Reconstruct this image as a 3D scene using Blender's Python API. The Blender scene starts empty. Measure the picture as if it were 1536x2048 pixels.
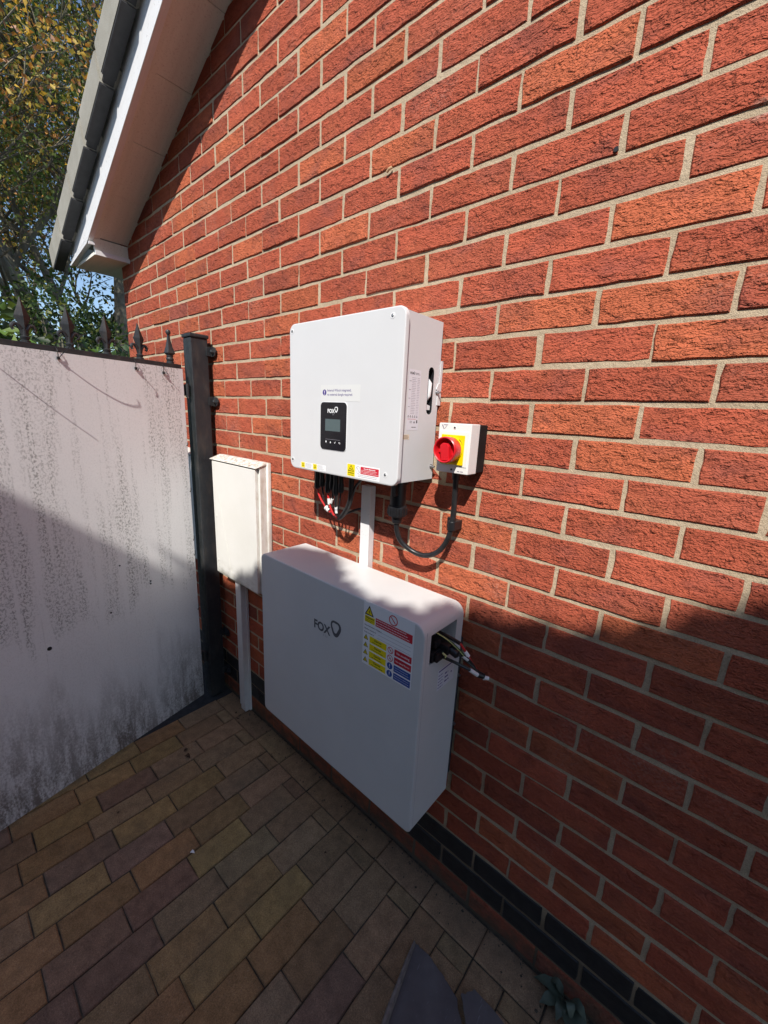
import bpy, bmesh, math, random
import numpy as np
from mathutils import Vector, Matrix, noise

random.seed(7)
rng = np.random.default_rng(7)
sc = bpy.context.scene
COL = sc.collection
PI = math.pi

# ------------------------------------------------------------------ camera
CAM_POS = Vector((0.3893, -0.9714, 1.5711))
YAW, PITCH, ROLL, FPX = 0.7097, 0.2356, 0.0487, 801.1
fwd = Vector((-math.sin(YAW) * math.cos(PITCH), math.cos(YAW) * math.cos(PITCH), -math.sin(PITCH)))
rt = fwd.cross(Vector((0, 0, 1))).normalized()
up = rt.cross(fwd)
RT = rt * math.cos(ROLL) + up * math.sin(ROLL)
UP = up * math.cos(ROLL) - rt * math.sin(ROLL)
cam_d = bpy.data.cameras.new("camera")
cam = bpy.data.objects.new("camera", cam_d)
COL.objects.link(cam)
M = Matrix((RT, UP, -fwd)).transposed().to_4x4()
M.translation = CAM_POS
cam.matrix_world = M
cam_d.sensor_width = 36
cam_d.lens = FPX / 2048 * 36
cam_d.clip_start = 0.02
cam_d.clip_end = 2000
sc.camera = cam

# ------------------------------------------------------------------ light
SUN_D = Vector((-0.55, 1.0, -1.20)).normalized()      # the way the sunlight travels
w = bpy.data.worlds.new("World")
sc.world = w
w.use_nodes = True
nt = w.node_tree
nt.nodes.clear()
sky = nt.nodes.new("ShaderNodeTexSky")
sky.sky_type = 'NISHITA'
sky.sun_disc = False
sky.sun_elevation = math.asin(-SUN_D.z)
sky.sun_rotation = math.atan2(-SUN_D.x, -SUN_D.y)
sky.air_density = 1.0
sky.dust_density = 0.4
sky.ozone_density = 2.5
bg = nt.nodes.new("ShaderNodeBackground")
bg.inputs[1].default_value = 0.125
wo = nt.nodes.new("ShaderNodeOutputWorld")
nt.links.new(sky.outputs[0], bg.inputs[0])
nt.links.new(bg.outputs[0], wo.inputs[0])

sun_l = bpy.data.lights.new("sun", 'SUN')
sun_l.energy = 4.6
sun_l.angle = math.radians(0.53)
sun_l.color = (1.0, 0.955, 0.89)
sun_o = bpy.data.objects.new("sun", sun_l)
sun_o.rotation_euler = SUN_D.to_track_quat('-Z', 'Y').to_euler()
sun_o.location = (3, -8, 10)
COL.objects.link(sun_o)

vs = sc.view_settings
vs.view_transform = 'Standard'
vs.look = 'None'
vs.exposure = 0.40
vs.gamma = 1.0
vs.use_curve_mapping = False
sc.cycles.max_bounces = 8
sc.cycles.diffuse_bounces = 4

# ------------------------------------------------------------------ helpers
def tag(o, label=None, cat=None, group=None, kind=None):
    if label: o["label"] = label
    if cat: o["category"] = cat
    if group: o["group"] = group
    if kind: o["kind"] = kind
    return o

def empty(name, loc, rz=0.0, label=None, cat=None, group=None):
    o = bpy.data.objects.new(name, None)
    o.empty_display_size = 0.1
    o.location = loc
    o.rotation_euler = (0, 0, rz)
    COL.objects.link(o)
    return tag(o, label, cat, group)

class MB:
    """collects faces (with material slots) and links them as one mesh object"""
    def __init__(s):
        s.v, s.f, s.m, s.mats, s.sm = [], [], [], [], []
    def mi(s, mat):
        if mat not in s.mats: s.mats.append(mat)
        return s.mats.index(mat)
    def add(s, vs_, fs_, mat, smooth=False):
        b = len(s.v); k = s.mi(mat)
        s.v += [tuple(p) for p in vs_]
        for f in fs_:
            s.f.append(tuple(i + b for i in f)); s.m.append(k); s.sm.append(smooth)
        return s
    def box(s, x0, x1, y0, y1, z0, z1, mat, T=None):
        P = [(x, y, z) for z in (z0, z1) for y in (y0, y1) for x in (x0, x1)]
        if T: P = [T @ Vector(p) for p in P]
        return s.add(P, [(0, 2, 3, 1), (4, 5, 7, 6), (0, 1, 5, 4), (2, 6, 7, 3), (0, 4, 6, 2), (1, 3, 7, 5)], mat)
    def bevbox(s, x0, x1, y0, y1, z0, z1, mat, r=0.004, seg=2, T=None):
        bm = bmesh.new()
        bmesh.ops.create_cube(bm, size=1)
        for v in bm.verts:
            v.co = Vector(((x0 + x1) / 2 + v.co.x * (x1 - x0), (y0 + y1) / 2 + v.co.y * (y1 - y0), (z0 + z1) / 2 + v.co.z * (z1 - z0)))
        bmesh.ops.bevel(bm, geom=bm.edges[:], offset=r, segments=seg, profile=0.5, affect='EDGES')
        if T: bmesh.ops.transform(bm, matrix=T, verts=bm.verts)
        bm.verts.ensure_lookup_table()
        s.add([v.co[:] for v in bm.verts], [[v.index for v in f.verts] for f in bm.faces], mat, True)
        bm.free(); return s
    def tube(s, pts, r, mat, n=8, cap=True, closed=False):
        pts = [Vector(p) for p in pts]
        rr = r if isinstance(r, (list, tuple)) else [r] * len(pts)
        V = []; prev = None
        for i, p in enumerate(pts):
            if closed: t = pts[(i + 1) % len(pts)] - pts[i - 1]
            else: t = pts[min(i + 1, len(pts) - 1)] - pts[max(i - 1, 0)]
            if t.length < 1e-9: t = Vector((0, 0, 1))
            t.normalize()
            if prev is None:
                a = Vector((0, 0, 1)) if abs(t.z) < 0.9 else Vector((1, 0, 0))
                nx = t.cross(a).normalized()
            else:
                nx = (prev - t * prev.dot(t))
                nx = nx.normalized() if nx.length > 1e-6 else t.orthogonal().normalized()
            prev = nx; ny = t.cross(nx)
            V += [p + (nx * math.cos(2 * PI * k / n) + ny * math.sin(2 * PI * k / n)) * rr[i] for k in range(n)]
        F = []
        L = len(pts)
        for i in range(L if closed else L - 1):
            j = (i + 1) % L
            F += [(i * n + k, i * n + (k + 1) % n, j * n + (k + 1) % n, j * n + k) for k in range(n)]
        if cap and not closed:
            F += [tuple(range(n))[::-1], tuple(range((L - 1) * n, L * n))]
        return s.add(V, F, mat, True)
    def lathe(s, prof, o, ax, mat, n=20, smooth=True):
        """prof: (radius, distance along axis)"""
        o = Vector(o); ax = Vector(ax).normalized(); e1 = ax.orthogonal().normalized(); e2 = ax.cross(e1)
        V = []
        for r_, h in prof:
            V += [o + ax * h + (e1 * math.cos(2 * PI * k / n) + e2 * math.sin(2 * PI * k / n)) * r_ for k in range(n)]
        F = []
        for i in range(len(prof) - 1):
            F += [(i * n + k, i * n + (k + 1) % n, (i + 1) * n + (k + 1) % n, (i + 1) * n + k) for k in range(n)]
        F += [tuple(range(n))[::-1], tuple(range((len(prof) - 1) * n, len(prof) * n))]
        return s.add(V, F, mat, smooth)
    def prism(s, poly, y0, y1, mat, axis='y', T=None):
        """poly in (x,z) extruded along y, or in (y,z) along x, or in (x,y) along z"""
        n = len(poly)
        def P(a, b, h):
            p = {'y': (a, h, b), 'x': (h, a, b), 'z': (a, b, h)}[axis]
            return T @ Vector(p) if T else p
        V = [P(a, b, y0) for a, b in poly] + [P(a, b, y1) for a, b in poly]
        F = [tuple(range(n)), tuple(range(n, 2 * n))[::-1]] + [(i, n + i, n + (i + 1) % n, (i + 1) % n) for i in range(n)]
        return s.add(V, F, mat)
    def build(s, name, parent=None, loc=None, fix=True, bevel=None):
        me = bpy.data.meshes.new(name)
        me.from_pydata(s.v, [], s.f)
        for m_ in s.mats: me.materials.append(m_)
        me.polygons.foreach_set("material_index", s.m)
        me.polygons.foreach_set("use_smooth", s.sm)
        if fix:
            bm = bmesh.new(); bm.from_mesh(me)
            bmesh.ops.recalc_face_normals(bm, faces=bm.faces)
            bm.to_mesh(me); bm.free()
        me.update()
        if any(s.sm):
            try: me.set_sharp_from_angle(angle=math.radians(42))
            except Exception: pass
        o = bpy.data.objects.new(name, me)
        if any(s.sm) and len(s.f) < 4000:
            wn = o.modifiers.new("weighted_normal", 'WEIGHTED_NORMAL'); wn.keep_sharp = True; wn.weight = 100
        COL.objects.link(o)
        if parent is not None:
            o.parent = parent
        if loc: o.location = loc
        if bevel:
            md = o.modifiers.new("bevel", 'BEVEL'); md.width = bevel; md.segments = 2; md.limit_method = 'ANGLE'
            md.harden_normals = False
        return o

def rrect(x0, x1, z0, z1, r, n=6, rs=None):
    """rounded rectangle, counter-clockwise from bottom-left; rs overrides the four radii (bl, br, tr, tl)"""
    R_ = rs or (r, r, r, r)
    P = []
    for (cx, cz, a0, q) in ((x0, z0, PI, 0), (x1, z0, 1.5 * PI, 1), (x1, z1, 0, 2), (x0, z1, 0.5 * PI, 3)):
        q_ = R_[q]
        ox = cx + (q_ if cx == x0 else -q_); oz = cz + (q_ if cz == z0 else -q_)
        for k in range(n + 1):
            a = a0 + 0.5 * PI * k / n
            P.append((ox + q_ * math.cos(a), oz + q_ * math.sin(a)))
    return P

# ------------------------------------------------------------------ materials
class Mat:
    def __init__(s, name):
        s.m = bpy.data.materials.new(name); s.m.use_nodes = True
        s.t = s.m.node_tree; s.b = s.t.nodes["Principled BSDF"]; s.out = s.t.nodes["Material Output"]
    def n(s, ty, **kw):
        o = s.t.nodes.new("ShaderNode" + ty)
        for k, v in kw.items():
            if k.startswith("i_"):
                key = k[2:]
                key = int(key) if key.isdigit() else key.replace("_", " ")
                o.inputs[key].default_value = v
            else: setattr(o, k, v)
        return o
    def l(s, a, b): s.t.links.new(a, b)
    def noise(s, vec, scale, detail=3, rough=0.55, dist=0.0):
        o = s.n("TexNoise", i_Scale=scale, i_Detail=detail, i_Roughness=rough, i_Distortion=dist)
        if vec is not None: s.l(vec, o.inputs["Vector"])
        return o.outputs["Fac"]
    def ramp(s, fac, stops, interp='LINEAR'):
        o = s.n("ValToRGB"); cr = o.color_ramp; cr.interpolation = interp
        while len(cr.elements) < len(stops): cr.elements.new(0.5)
        for e, (p, c) in zip(cr.elements, stops):
            e.position = p; e.color = (c, c, c, 1) if not isinstance(c, tuple) else (*c, 1)
        s.l(fac, o.inputs[0]); return o.outputs[0]
    def mix(s, fac, a, b, mode='MIX'):
        o = s.n("MixRGB", blend_type=mode)
        for i, v in ((0, fac), (1, a), (2, b)):
            if isinstance(v, (int, float)): o.inputs[i].default_value = v if i == 0 else (v, v, v, 1)
            elif isinstance(v, tuple): o.inputs[i].default_value = (*v, 1)
            else: s.l(v, o.inputs[i])
        return o.outputs[0]
    def math(s, op, a, b=None):
        o = s.n("Math", operation=op)
        for i, v in ((0, a), (1, b)):
            if v is None: continue
            if isinstance(v, (int, float)): o.inputs[i].default_value = v
            else: s.l(v, o.inputs[i])
        return o.outputs[0]
    def pos(s): return s.n("NewGeometry").outputs["Position"]
    def obj(s): return s.n("TexCoord").outputs["Object"]
    def scale(s, vec, sc_, loc=(0, 0, 0)):
        o = s.n("Mapping"); o.inputs["Scale"].default_value = sc_; o.inputs["Location"].default_value = loc
        s.l(vec, o.inputs["Vector"]); return o.outputs[0]
    def sep(s, vec):
        o = s.n("SeparateXYZ"); s.l(vec, o.inputs[0]); return o.outputs
    def bump(s, h, dist, strength=1.0, prev=None):
        o = s.n("Bump"); o.inputs["Distance"].default_value = dist; o.inputs["Strength"].default_value = strength
        s.l(h, o.inputs["Height"])
        if prev is not None: s.l(prev, o.inputs["Normal"])
        s.l(o.outputs[0], s.b.inputs["Normal"]); return o.outputs[0]
    def col(s, c):
        if isinstance(c, tuple): s.b.inputs["Base Color"].default_value = (*c, 1)
        else: s.l(c, s.b.inputs["Base Color"])
        return s
    def rough(s, r):
        if isinstance(r, (int, float)): s.b.inputs["Roughness"].default_value = r
        else: s.l(r, s.b.inputs["Roughness"])
        return s

def simple(name, c, rough=0.5, metal=0.0, var=0.06, scale=25, bump=0.0, bscale=300, spec=0.5, coat=0.0):
    k = Mat(name)
    p = k.obj()
    nz = k.noise(p, scale, 4, 0.6)
    lo = tuple(max(0, v * (1 - var)) for v in c); hi = tuple(min(1, v * (1 + var)) for v in c)
    k.col(k.ramp(nz, [(0.3, lo), (0.7, hi)]))
    k.rough(k.ramp(k.noise(p, scale * 2.7, 3), [(0.3, max(0.02, rough - 0.06)), (0.7, min(1, rough + 0.06))]))
    k.b.inputs["Metallic"].default_value = metal
    k.b.inputs["Specular IOR Level"].default_value = spec
    k.b.inputs["Coat Weight"].default_value = coat
    if bump: k.bump(k.noise(p, bscale, 3), bump, 0.6)
    return k.m

def flat(name, c, rough=0.45):
    k = Mat(name); k.col(c).rough(rough); return k.m

def mat_brick():
    k = Mat("red_rustic_brick")
    p = k.pos()
    tint = k.n("Attribute", attribute_name="tint").outputs["Color"]
    # drag-faced ripples: broken, wavy, mostly horizontal
    sx, sy, sz = k.sep(p)
    n1 = k.noise(k.scale(p, (26, 26, 38)), 1.0, 3.0, 0.6, 0.4)
    n2 = k.noise(k.scale(p, (95, 95, 120)), 1.0, 2.0, 0.6)
    ph = k.math('ADD', k.math('MULTIPLY', sz, 118.0), k.math('ADD', k.math('MULTIPLY', n1, 7.5), k.math('MULTIPLY', n2, 1.5)))
    saw = k.ramp(k.math('FRACT', ph), [(0.0, 0.0), (0.13, 1.0), (0.5, 0.72), (1.0, 0.0)])
    amp = k.ramp(k.noise(k.scale(p, (34, 34, 60)), 1.0, 3.0, 0.6), [(0.34, 0.12), (0.58, 1.0)])
    b2 = k.noise(k.scale(p, (150, 150, 220)), 1.0, 4.0, 0.65)
    h = k.math('ADD', k.math('MULTIPLY', k.math('MULTIPLY', saw, amp), 0.62), k.math('MULTIPLY', b2, 0.50))
    rel = k.n("Attribute", attribute_name="relief").outputs["Fac"]
    hh = k.math('MULTIPLY', h, rel)
    bn = k.bump(hh, 0.0095, 1.0)
    k.bump(k.noise(p, 900, 2), 0.0006, 0.6, bn)
    tint = k.mix(k.ramp(k.noise(k.scale(p, (7, 7, 12)), 1.0, 3.0, 0.6), [(0.50, 0.0), (0.68, 0.55)]), tint, (0.25, 0.072, 0.055))
    tint = k.mix(k.ramp(k.noise(k.scale(p, (5, 5, 9), (3.3, 1, 7)), 1.0, 3.0, 0.6), [(0.52, 0.0), (0.70, 0.5)]), tint, (0.47, 0.125, 0.058))
    c1 = k.mix(0.55, tint, k.ramp(k.noise(p, 13, 3), [(0.3, 0.72), (0.7, 1.16)]), 'MULTIPLY')
    c2 = k.mix(0.7, c1, k.ramp(k.noise(p, 330, 3), [(0.28, 0.7), (0.62, 1.1)]), 'MULTIPLY')
    # pale lime bloom in places
    bl = k.math('MULTIPLY', k.ramp(k.noise(p, 3.1, 3), [(0.56, 0.0), (0.72, 1.0)]), k.ramp(k.noise(p, 150, 4), [(0.45, 0.0), (0.75, 0.5)]))
    c3 = k.mix(bl, c2, (0.50, 0.33, 0.26))
    sm_ = k.n("VectorMath", operation='DISTANCE'); k.l(k.scale(p, (0.30, 0, 1)), sm_.inputs[0]); sm_.inputs[1].default_value = (0.36 * 0.30, 0, 2.080)
    sme = k.math('MULTIPLY', k.ramp(sm_.outputs["Value"], [(0.008, 0.9), (0.022, 0.0)]), k.ramp(k.noise(k.scale(p, (60, 60, 130)), 1.0, 4, 0.7), [(0.42, 0.0), (0.58, 0.9)]))
    c3 = k.mix(sme, c3, (0.66, 0.58, 0.47))
    # splashed soil on the lowest courses
    z = k.sep(p)[2]
    so = k.math('MULTIPLY', k.ramp(z, [(0.0, 0.95), (0.06, 0.8), (0.10, 0.0)]), k.ramp(k.noise(p, 22, 4), [(0.3, 0.4), (0.6, 1.0)]))
    k.col(k.mix(so, c3, (0.11, 0.075, 0.05)))
    k.rough(0.92); k.b.inputs["Specular IOR Level"].default_value = 0.25
    return k.m

def mat_dark_brick():
    k = Mat("blue_black_brick"); p = k.pos()
    k.col(k.ramp(k.noise(p, 30, 4), [(0.3, (0.009, 0.009, 0.011)), (0.7, (0.026, 0.024, 0.025))]))
    k.rough(0.62); bn = k.bump(k.noise(k.scale(p, (60, 60, 130)), 1, 4), 0.002, 0.7); k.bump(k.noise(p, 700, 2), 0.0006, 0.6, bn)
    return k.m

def mat_mortar():
    k = Mat("sandy_mortar"); p = k.pos()
    c = k.ramp(k.noise(p, 9, 4), [(0.3, (0.43, 0.335, 0.225)), (0.7, (0.57, 0.455, 0.32))])
    c = k.mix(0.65, c, k.ramp(k.noise(p, 480, 3), [(0.3, 0.62), (0.65, 1.12)]), 'MULTIPLY')
    c = k.mix(k.ramp(k.noise(p, 36, 4), [(0.60, 0.0), (0.85, 0.4)]), c, (0.24, 0.18, 0.12))
    z = k.sep(p)[2]
    k.col(k.mix(k.ramp(z, [(0.0, 0.9), (0.17, 0.7), (0.27, 0.0)]), c, (0.075, 0.058, 0.045)))
    bn = k.bump(k.noise(p, 85, 4), 0.003, 0.9); k.bump(k.noise(p, 520, 3), 0.0014, 1.0, bn)
    k.rough(0.95); k.b.inputs["Specular IOR Level"].default_value = 0.2
    return k.m

def mat_paver():
    k = Mat("concrete_block_paving"); p = k.pos()
    t = k.n("Attribute", attribute_name="tint").outputs["Color"]
    info = k.n("ObjectInfo").outputs["Random"]
    c = k.mix(0.8, t, k.ramp(k.noise(p, 26, 4), [(0.3, 0.72), (0.7, 1.25)]), 'MULTIPLY')
    c = k.mix(0.75, c, k.ramp(k.noise(p, 620, 2, 0.6), [(0.3, 0.55), (0.68, 1.3)]), 'MULTIPLY')
    c = k.mix(0.6, c, k.ramp(k.noise(p, 250, 3, 0.7), [(0.32, 0.55), (0.66, 1.3)]), 'MULTIPLY')
    c = k.mix(k.ramp(k.noise(p, 420, 1), [(0.70, 0.0), (0.76, 0.6)]), c, (0.42, 0.37, 0.30))
    c = k.mix(k.ramp(k.noise(p, 5, 4), [(0.52, 0.0), (0.75, 0.45)]), c, (0.105, 0.085, 0.062))
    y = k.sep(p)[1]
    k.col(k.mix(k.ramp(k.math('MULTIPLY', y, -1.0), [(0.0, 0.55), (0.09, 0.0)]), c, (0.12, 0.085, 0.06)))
    k.rough(0.93); k.b.inputs["Specular IOR Level"].default_value = 0.25
    bn = k.bump(k.noise(p, 60, 3), 0.0018, 0.7); k.bump(k.noise(p, 800, 3), 0.0016, 1.0, bn)
    return k.m

def mat_joint():
    k = Mat("jointing_sand"); p = k.pos()
    k.col(k.ramp(k.noise(p, 60, 5), [(0.3, (0.035, 0.029, 0.021)), (0.7, (0.12, 0.095, 0.066))]))
    k.rough(0.98); k.bump(k.noise(p, 400, 4), 0.004, 1.0); return k.m

def mat_gate_panel():
    k = Mat("grimy_white_board"); o = k.obj()
    x, y, z = k.sep(o)
    base = k.ramp(k.noise(k.scale(o, (2.2, 1, 1.4)), 1.0, 3), [(0.3, (0.78, 0.765, 0.76)), (0.7, (0.85, 0.835, 0.83))])
    # run-down streaks made of many small specks
    st = k.math('ADD', k.math('MULTIPLY', k.noise(k.scale(o, (6.0, 1, 0.9)), 1.0, 4, 0.65, 0.35), 0.55), k.math('MULTIPLY', k.noise(k.scale(o, (27.0, 1, 1.5)), 1.0, 3, 0.6, 0.3), 0.45))
    stm = k.ramp(st, [(0.46, 0.0), (0.575, 1.0)])
    sp = k.noise(k.scale(o, (150, 60, 105)), 1.0, 4, 0.65, 0.5)
    speck = k.ramp(sp, [(0.50, 0.0), (0.56, 1.0)])
    spfine = k.ramp(k.noise(k.scale(o, (260, 60, 190)), 1.0, 3, 0.6), [(0.60, 0.0), (0.67, 0.8)])
    # the streaks fade out to the right-hand edge and towards the top
    upm = k.ramp(k.math('ADD', z, k.math('MULTIPLY', k.noise(k.scale(o, (5, 1, 1)), 1.0, 3), 0.5)), [(0.95, 0.12), (1.40, 0.95)])
    stm = k.math('MULTIPLY', stm, upm)
    d1 = k.math('MULTIPLY', speck, k.math('MAXIMUM', stm, 0.07))
    c = k.mix(k.math('MULTIPLY', d1, 0.75), base, (0.17, 0.16, 0.155))
    c = k.mix(k.math('MULTIPLY', spfine, 0.40), c, (0.30, 0.28, 0.27))
    c = k.mix(k.math('MULTIPLY', stm, 0.09), c, (0.42, 0.42, 0.37))
    # thin hard runs
    run = k.ramp(k.noise(k.scale(o, (70, 1, 1.1)), 1.0, 2), [(0.70, 0.0), (0.76, 0.55)])
    c = k.mix(k.math('MULTIPLY', run, k.ramp(k.noise(k.scale(o, (9, 1, 3)), 1.0, 3), [(0.5, 0.0), (0.62, 1.0)])), c, (0.22, 0.20, 0.18))
    # grime band near the ground with scraped marks in it
    zz = k.math('ADD', z, k.math('MULTIPLY', k.math('SUBTRACT', k.noise(k.scale(o, (6, 1, 1.2)), 1.0, 4), 0.5), 0.85))
    low = k.ramp(zz, [(0.02, 1.0), (0.20, 0.70), (0.50, 0.0)])
    b1_ = k.noise(k.scale(o, (30, 1, 7)), 1.0, 6, 0.72, 0.2)
    b2_ = k.noise(k.scale(o, (120, 40, 95)), 1.0, 4, 0.7)
    blot = k.ramp(k.math('ADD', k.math('MULTIPLY', b1_, 0.6), k.math('MULTIPLY', b2_, 0.4)), [(0.42, 0.0), (0.55, 1.0)])
    g = k.math('MULTIPLY', low, k.math('ADD', k.math('MULTIPLY', blot, 0.72), 0.18))
    c = k.mix(g, c, (0.13, 0.10, 0.085))
    # scraped, paler marks in the grime
    sa = k.noise(k.scale(o, (11, 1, 26)), 1.0, 2, 0.5, 1.2)
    sb = k.noise(k.scale(o, (34, 1, 15)), 1.0, 2, 0.5, 0.6)
    l1 = k.ramp(k.math('ABSOLUTE', k.math('SUBTRACT', sa, 0.5)), [(0.0, 1.0), (0.012, 0.0)])
    l2 = k.ramp(k.math('ABSOLUTE', k.math('SUBTRACT', sb, 0.5)), [(0.0, 1.0), (0.020, 0.0)])
    scr = k.math('MULTIPLY', k.math('MULTIPLY', k.math('MAXIMUM', l1, l2), low), k.ramp(k.noise(k.scale(o, (9, 1, 6), (1, 0, 4)), 1.0, 3), [(0.50, 0.0), (0.62, 0.85)]))
    k.col(k.mix(scr, c, (0.62, 0.58, 0.57)))
    k.rough(k.ramp(sp, [(0.4, 0.42), (0.6, 0.6)]))
    k.bump(sp, 0.0004, 0.5)
    return k.m

def mat_meter():
    k = Mat("weathered_white_plastic"); o = k.obj(); x, y, z = k.sep(o)
    base = k.ramp(k.noise(o, 5, 3), [(0.3, (0.70, 0.69, 0.645)), (0.7, (0.76, 0.75, 0.715))])
    n_ = k.n("NewGeometry").outputs["Normal"]; nz = k.sep(n_)[2]; nx = k.sep(n_)[0]
    d = k.math('MULTIPLY', k.ramp(nz, [(0.3, 0.0), (0.6, 1.0)]), k.ramp(k.noise(k.scale(o, (60, 60, 60)), 1.0, 5, 0.7), [(0.45, 0.0), (0.65, 0.85)]))
    c = k.mix(d, base, (0.27, 0.185, 0.095))
    e = k.math('MULTIPLY', k.ramp(nx, [(0.3, 0.0), (0.6, 1.0)]), k.ramp(k.noise(k.scale(o, (20, 30, 14)), 1.0, 5, 0.7), [(0.4, 0.0), (0.7, 0.6)]))
    c = k.mix(e, c, (0.46, 0.38, 0.28))
    b = k.math('MULTIPLY', k.ramp(z, [(0.0, 1.0), (0.09, 0.0)]), k.ramp(k.noise(k.scale(o, (14, 5, 30)), 1.0, 5, 0.7), [(0.4, 0.0), (0.6, 0.7)]))
    k.col(k.mix(b, c, (0.33, 0.32, 0.24))); k.rough(0.42)
    return k.m

def mat_black_steel():
    k = Mat("black_painted_steel"); o = k.obj()
    c = k.ramp(k.noise(o, 20, 4), [(0.3, (0.016, 0.019, 0.022)), (0.7, (0.026, 0.029, 0.033))])
    du = k.math('MULTIPLY', k.ramp(k.noise(k.scale(o, (30, 30, 9)), 1.0, 5, 0.7), [(0.5, 0.0), (0.72, 0.55)]), 1.0)
    k.col(k.mix(du, c, (0.075, 0.062, 0.052)))
    k.rough(k.ramp(k.noise(o, 45, 4), [(0.3, 0.36), (0.7, 0.62)])); k.bump(k.noise(o, 160, 3), 0.0006, 0.5)
    return k.m

def mat_soffit():
    k = Mat("soffit_board"); p = k.pos()
    c = k.ramp(k.noise(k.scale(p, (3, 30, 3)), 1.0, 4), [(0.3, (0.74, 0.72, 0.63)), (0.7, (0.83, 0.81, 0.72))])
    c = k.mix(k.ramp(k.noise(p, 140, 3), [(0.55, 0.0), (0.75, 0.35)]), c, (0.35, 0.27, 0.22))
    k.col(c); k.rough(0.6); return k.m

def mat_tile():
    k = Mat("grey_concrete_tile"); p = k.pos()
    c = k.ramp(k.noise(p, 9, 4), [(0.3, (0.26, 0.245, 0.205)), (0.7, (0.345, 0.33, 0.285))])
    c = k.mix(0.6, c, k.ramp(k.noise(p, 300, 3), [(0.3, 0.7), (0.7, 1.15)]), 'MULTIPLY')
    c = k.mix(k.ramp(k.noise(p, 28, 4), [(0.6, 0.0), (0.8, 0.5)]), c, (0.20, 0.19, 0.13))
    k.col(c); k.rough(0.9); k.bump(k.noise(p, 420, 3), 0.0012, 0.8); return k.m

def mat_leaf(name, trans=0.35):
    k = Mat(name)
    t = k.n("Attribute", attribute_name="tint").outputs["Color"]
    k.col(t); k.rough(0.5); k.b.inputs["Specular IOR Level"].default_value = 0.35
    tr = k.n("BsdfTranslucent"); k.l(k.mix(1.0, t, (1.25, 1.2, 0.75), 'MULTIPLY'), tr.inputs[0])
    mx = k.n("MixShader"); mx.inputs[0].default_value = trans
    k.l(k.b.outputs[0], mx.inputs[1]); k.l(tr.outputs[0], mx.inputs[2]); k.l(mx.outputs[0], k.out.inputs[0])
    return k.m

def mat_bark():
    k = Mat("grey_brown_bark"); p = k.pos()
    c = k.ramp(k.noise(k.scale(p, (14, 14, 5)), 1.0, 5), [(0.3, (0.075, 0.062, 0.045)), (0.7, (0.21, 0.185, 0.14))])
    k.col(k.mix(k.ramp(k.noise(p, 3.5, 3), [(0.5, 0.0), (0.7, 0.5)]), c, (0.15, 0.16, 0.08)))
    k.rough(0.95); k.bump(k.noise(k.scale(p, (40, 40, 12)), 1.0, 4), 0.02, 0.8); return k.m

def mat_slab():
    k = Mat("scuffed_grey_plastic"); p = k.pos()
    c = k.ramp(k.noise(p, 16, 4), [(0.3, (0.105, 0.090, 0.088)), (0.7, (0.155, 0.135, 0.130))])
    s1 = k.ramp(k.noise(k.scale(p, (260, 35, 50)), 1.0, 2, 0.5, 1.0), [(0.68, 0.0), (0.74, 0.35)])
    c = k.mix(s1, c, (0.38, 0.36, 0.40))
    k.col(k.mix(k.ramp(k.noise(p, 600, 2), [(0.62, 0.0), (0.75, 0.4)]), c, (0.10, 0.09, 0.09)))
    k.rough(0.6); k.bump(k.noise(p, 350, 3), 0.0005, 0.6); return k.m

BRICK, DBRICK, MORTAR = mat_brick(), mat_dark_brick(), mat_mortar()
PAVER, JOINT = mat_paver(), mat_joint()
GATEP, METER, STEEL = mat_gate_panel(), mat_meter(), mat_black_steel()
SOFFIT, TILE = mat_soffit(), mat_tile()
BARK = mat_bark()
LEAF, LEAFD = mat_leaf("autumn_leaves"), mat_leaf("evergreen_leaves", 0.2)
SLAB = mat_slab()
UPVC = simple("white_upvc", (0.76, 0.76, 0.765), 0.32, var=0.02)
CASE = simple("white_powder_coat", (0.66, 0.66, 0.665), 0.42, var=0.015, scale=8, bump=0.0003, bscale=900)
CASE2 = simple("battery_casing", (0.64, 0.64, 0.625), 0.40, var=0.03, scale=6, bump=0.0003, bscale=900)
TRUNK = simple("grey_white_trunking", (0.70, 0.69, 0.70), 0.4, var=0.05)
ISOB = simple("isolator_base", (0.014, 0.012, 0.012), 0.7, var=0.3, spec=0.2)
ISOC = simple("isolator_cover", (0.78, 0.765, 0.735), 0.4, var=0.02)
BLACKP = simple("black_plastic", (0.012, 0.012, 0.014), 0.4, var=0.25)
CABLE = simple("black_cable", (0.016, 0.016, 0.017), 0.38, var=0.4, scale=60)
REDW = simple("red_wire", (0.55, 0.025, 0.025), 0.4, var=0.05)
GREENW = simple("green_wire", (0.04, 0.16, 0.05), 0.4)
YELW = simple("yellow_wire", (0.60, 0.58, 0.22), 0.4)
SLEEVE = simple("white_sleeve", (0.8, 0.79, 0.77), 0.5, var=0.05)
ZINC = simple("zinc_screw", (0.42, 0.42, 0.43), 0.35, metal=0.9, var=0.15)
REDP = simple("red_plastic", (0.62, 0.012, 0.02), 0.32, var=0.04)
YELP = simple("yellow_plastic", (0.86, 0.62, 0.0), 0.35, var=0.02)
GLOSSB = simple("glossy_black_panel", (0.008, 0.008, 0.011), 0.12, var=0.2)
LCD = simple("lcd_glass", (0.085, 0.12, 0.125), 0.15, var=0.05)
VERGE_SHADE = simple("verge_return_shade", (0.045, 0.045, 0.048), 0.6, var=0.2)
DEADL = simple("dead_leaf", (0.05, 0.024, 0.012), 0.8, var=0.4, scale=60)
WEEDM = simple("weed_leaf", (0.080, 0.100, 0.068), 0.55, var=0.25, scale=40)
TARMAC = simple("dark_tarmac", (0.035, 0.035, 0.038), 0.9, var=0.3, bump=0.003, bscale=250)
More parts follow.
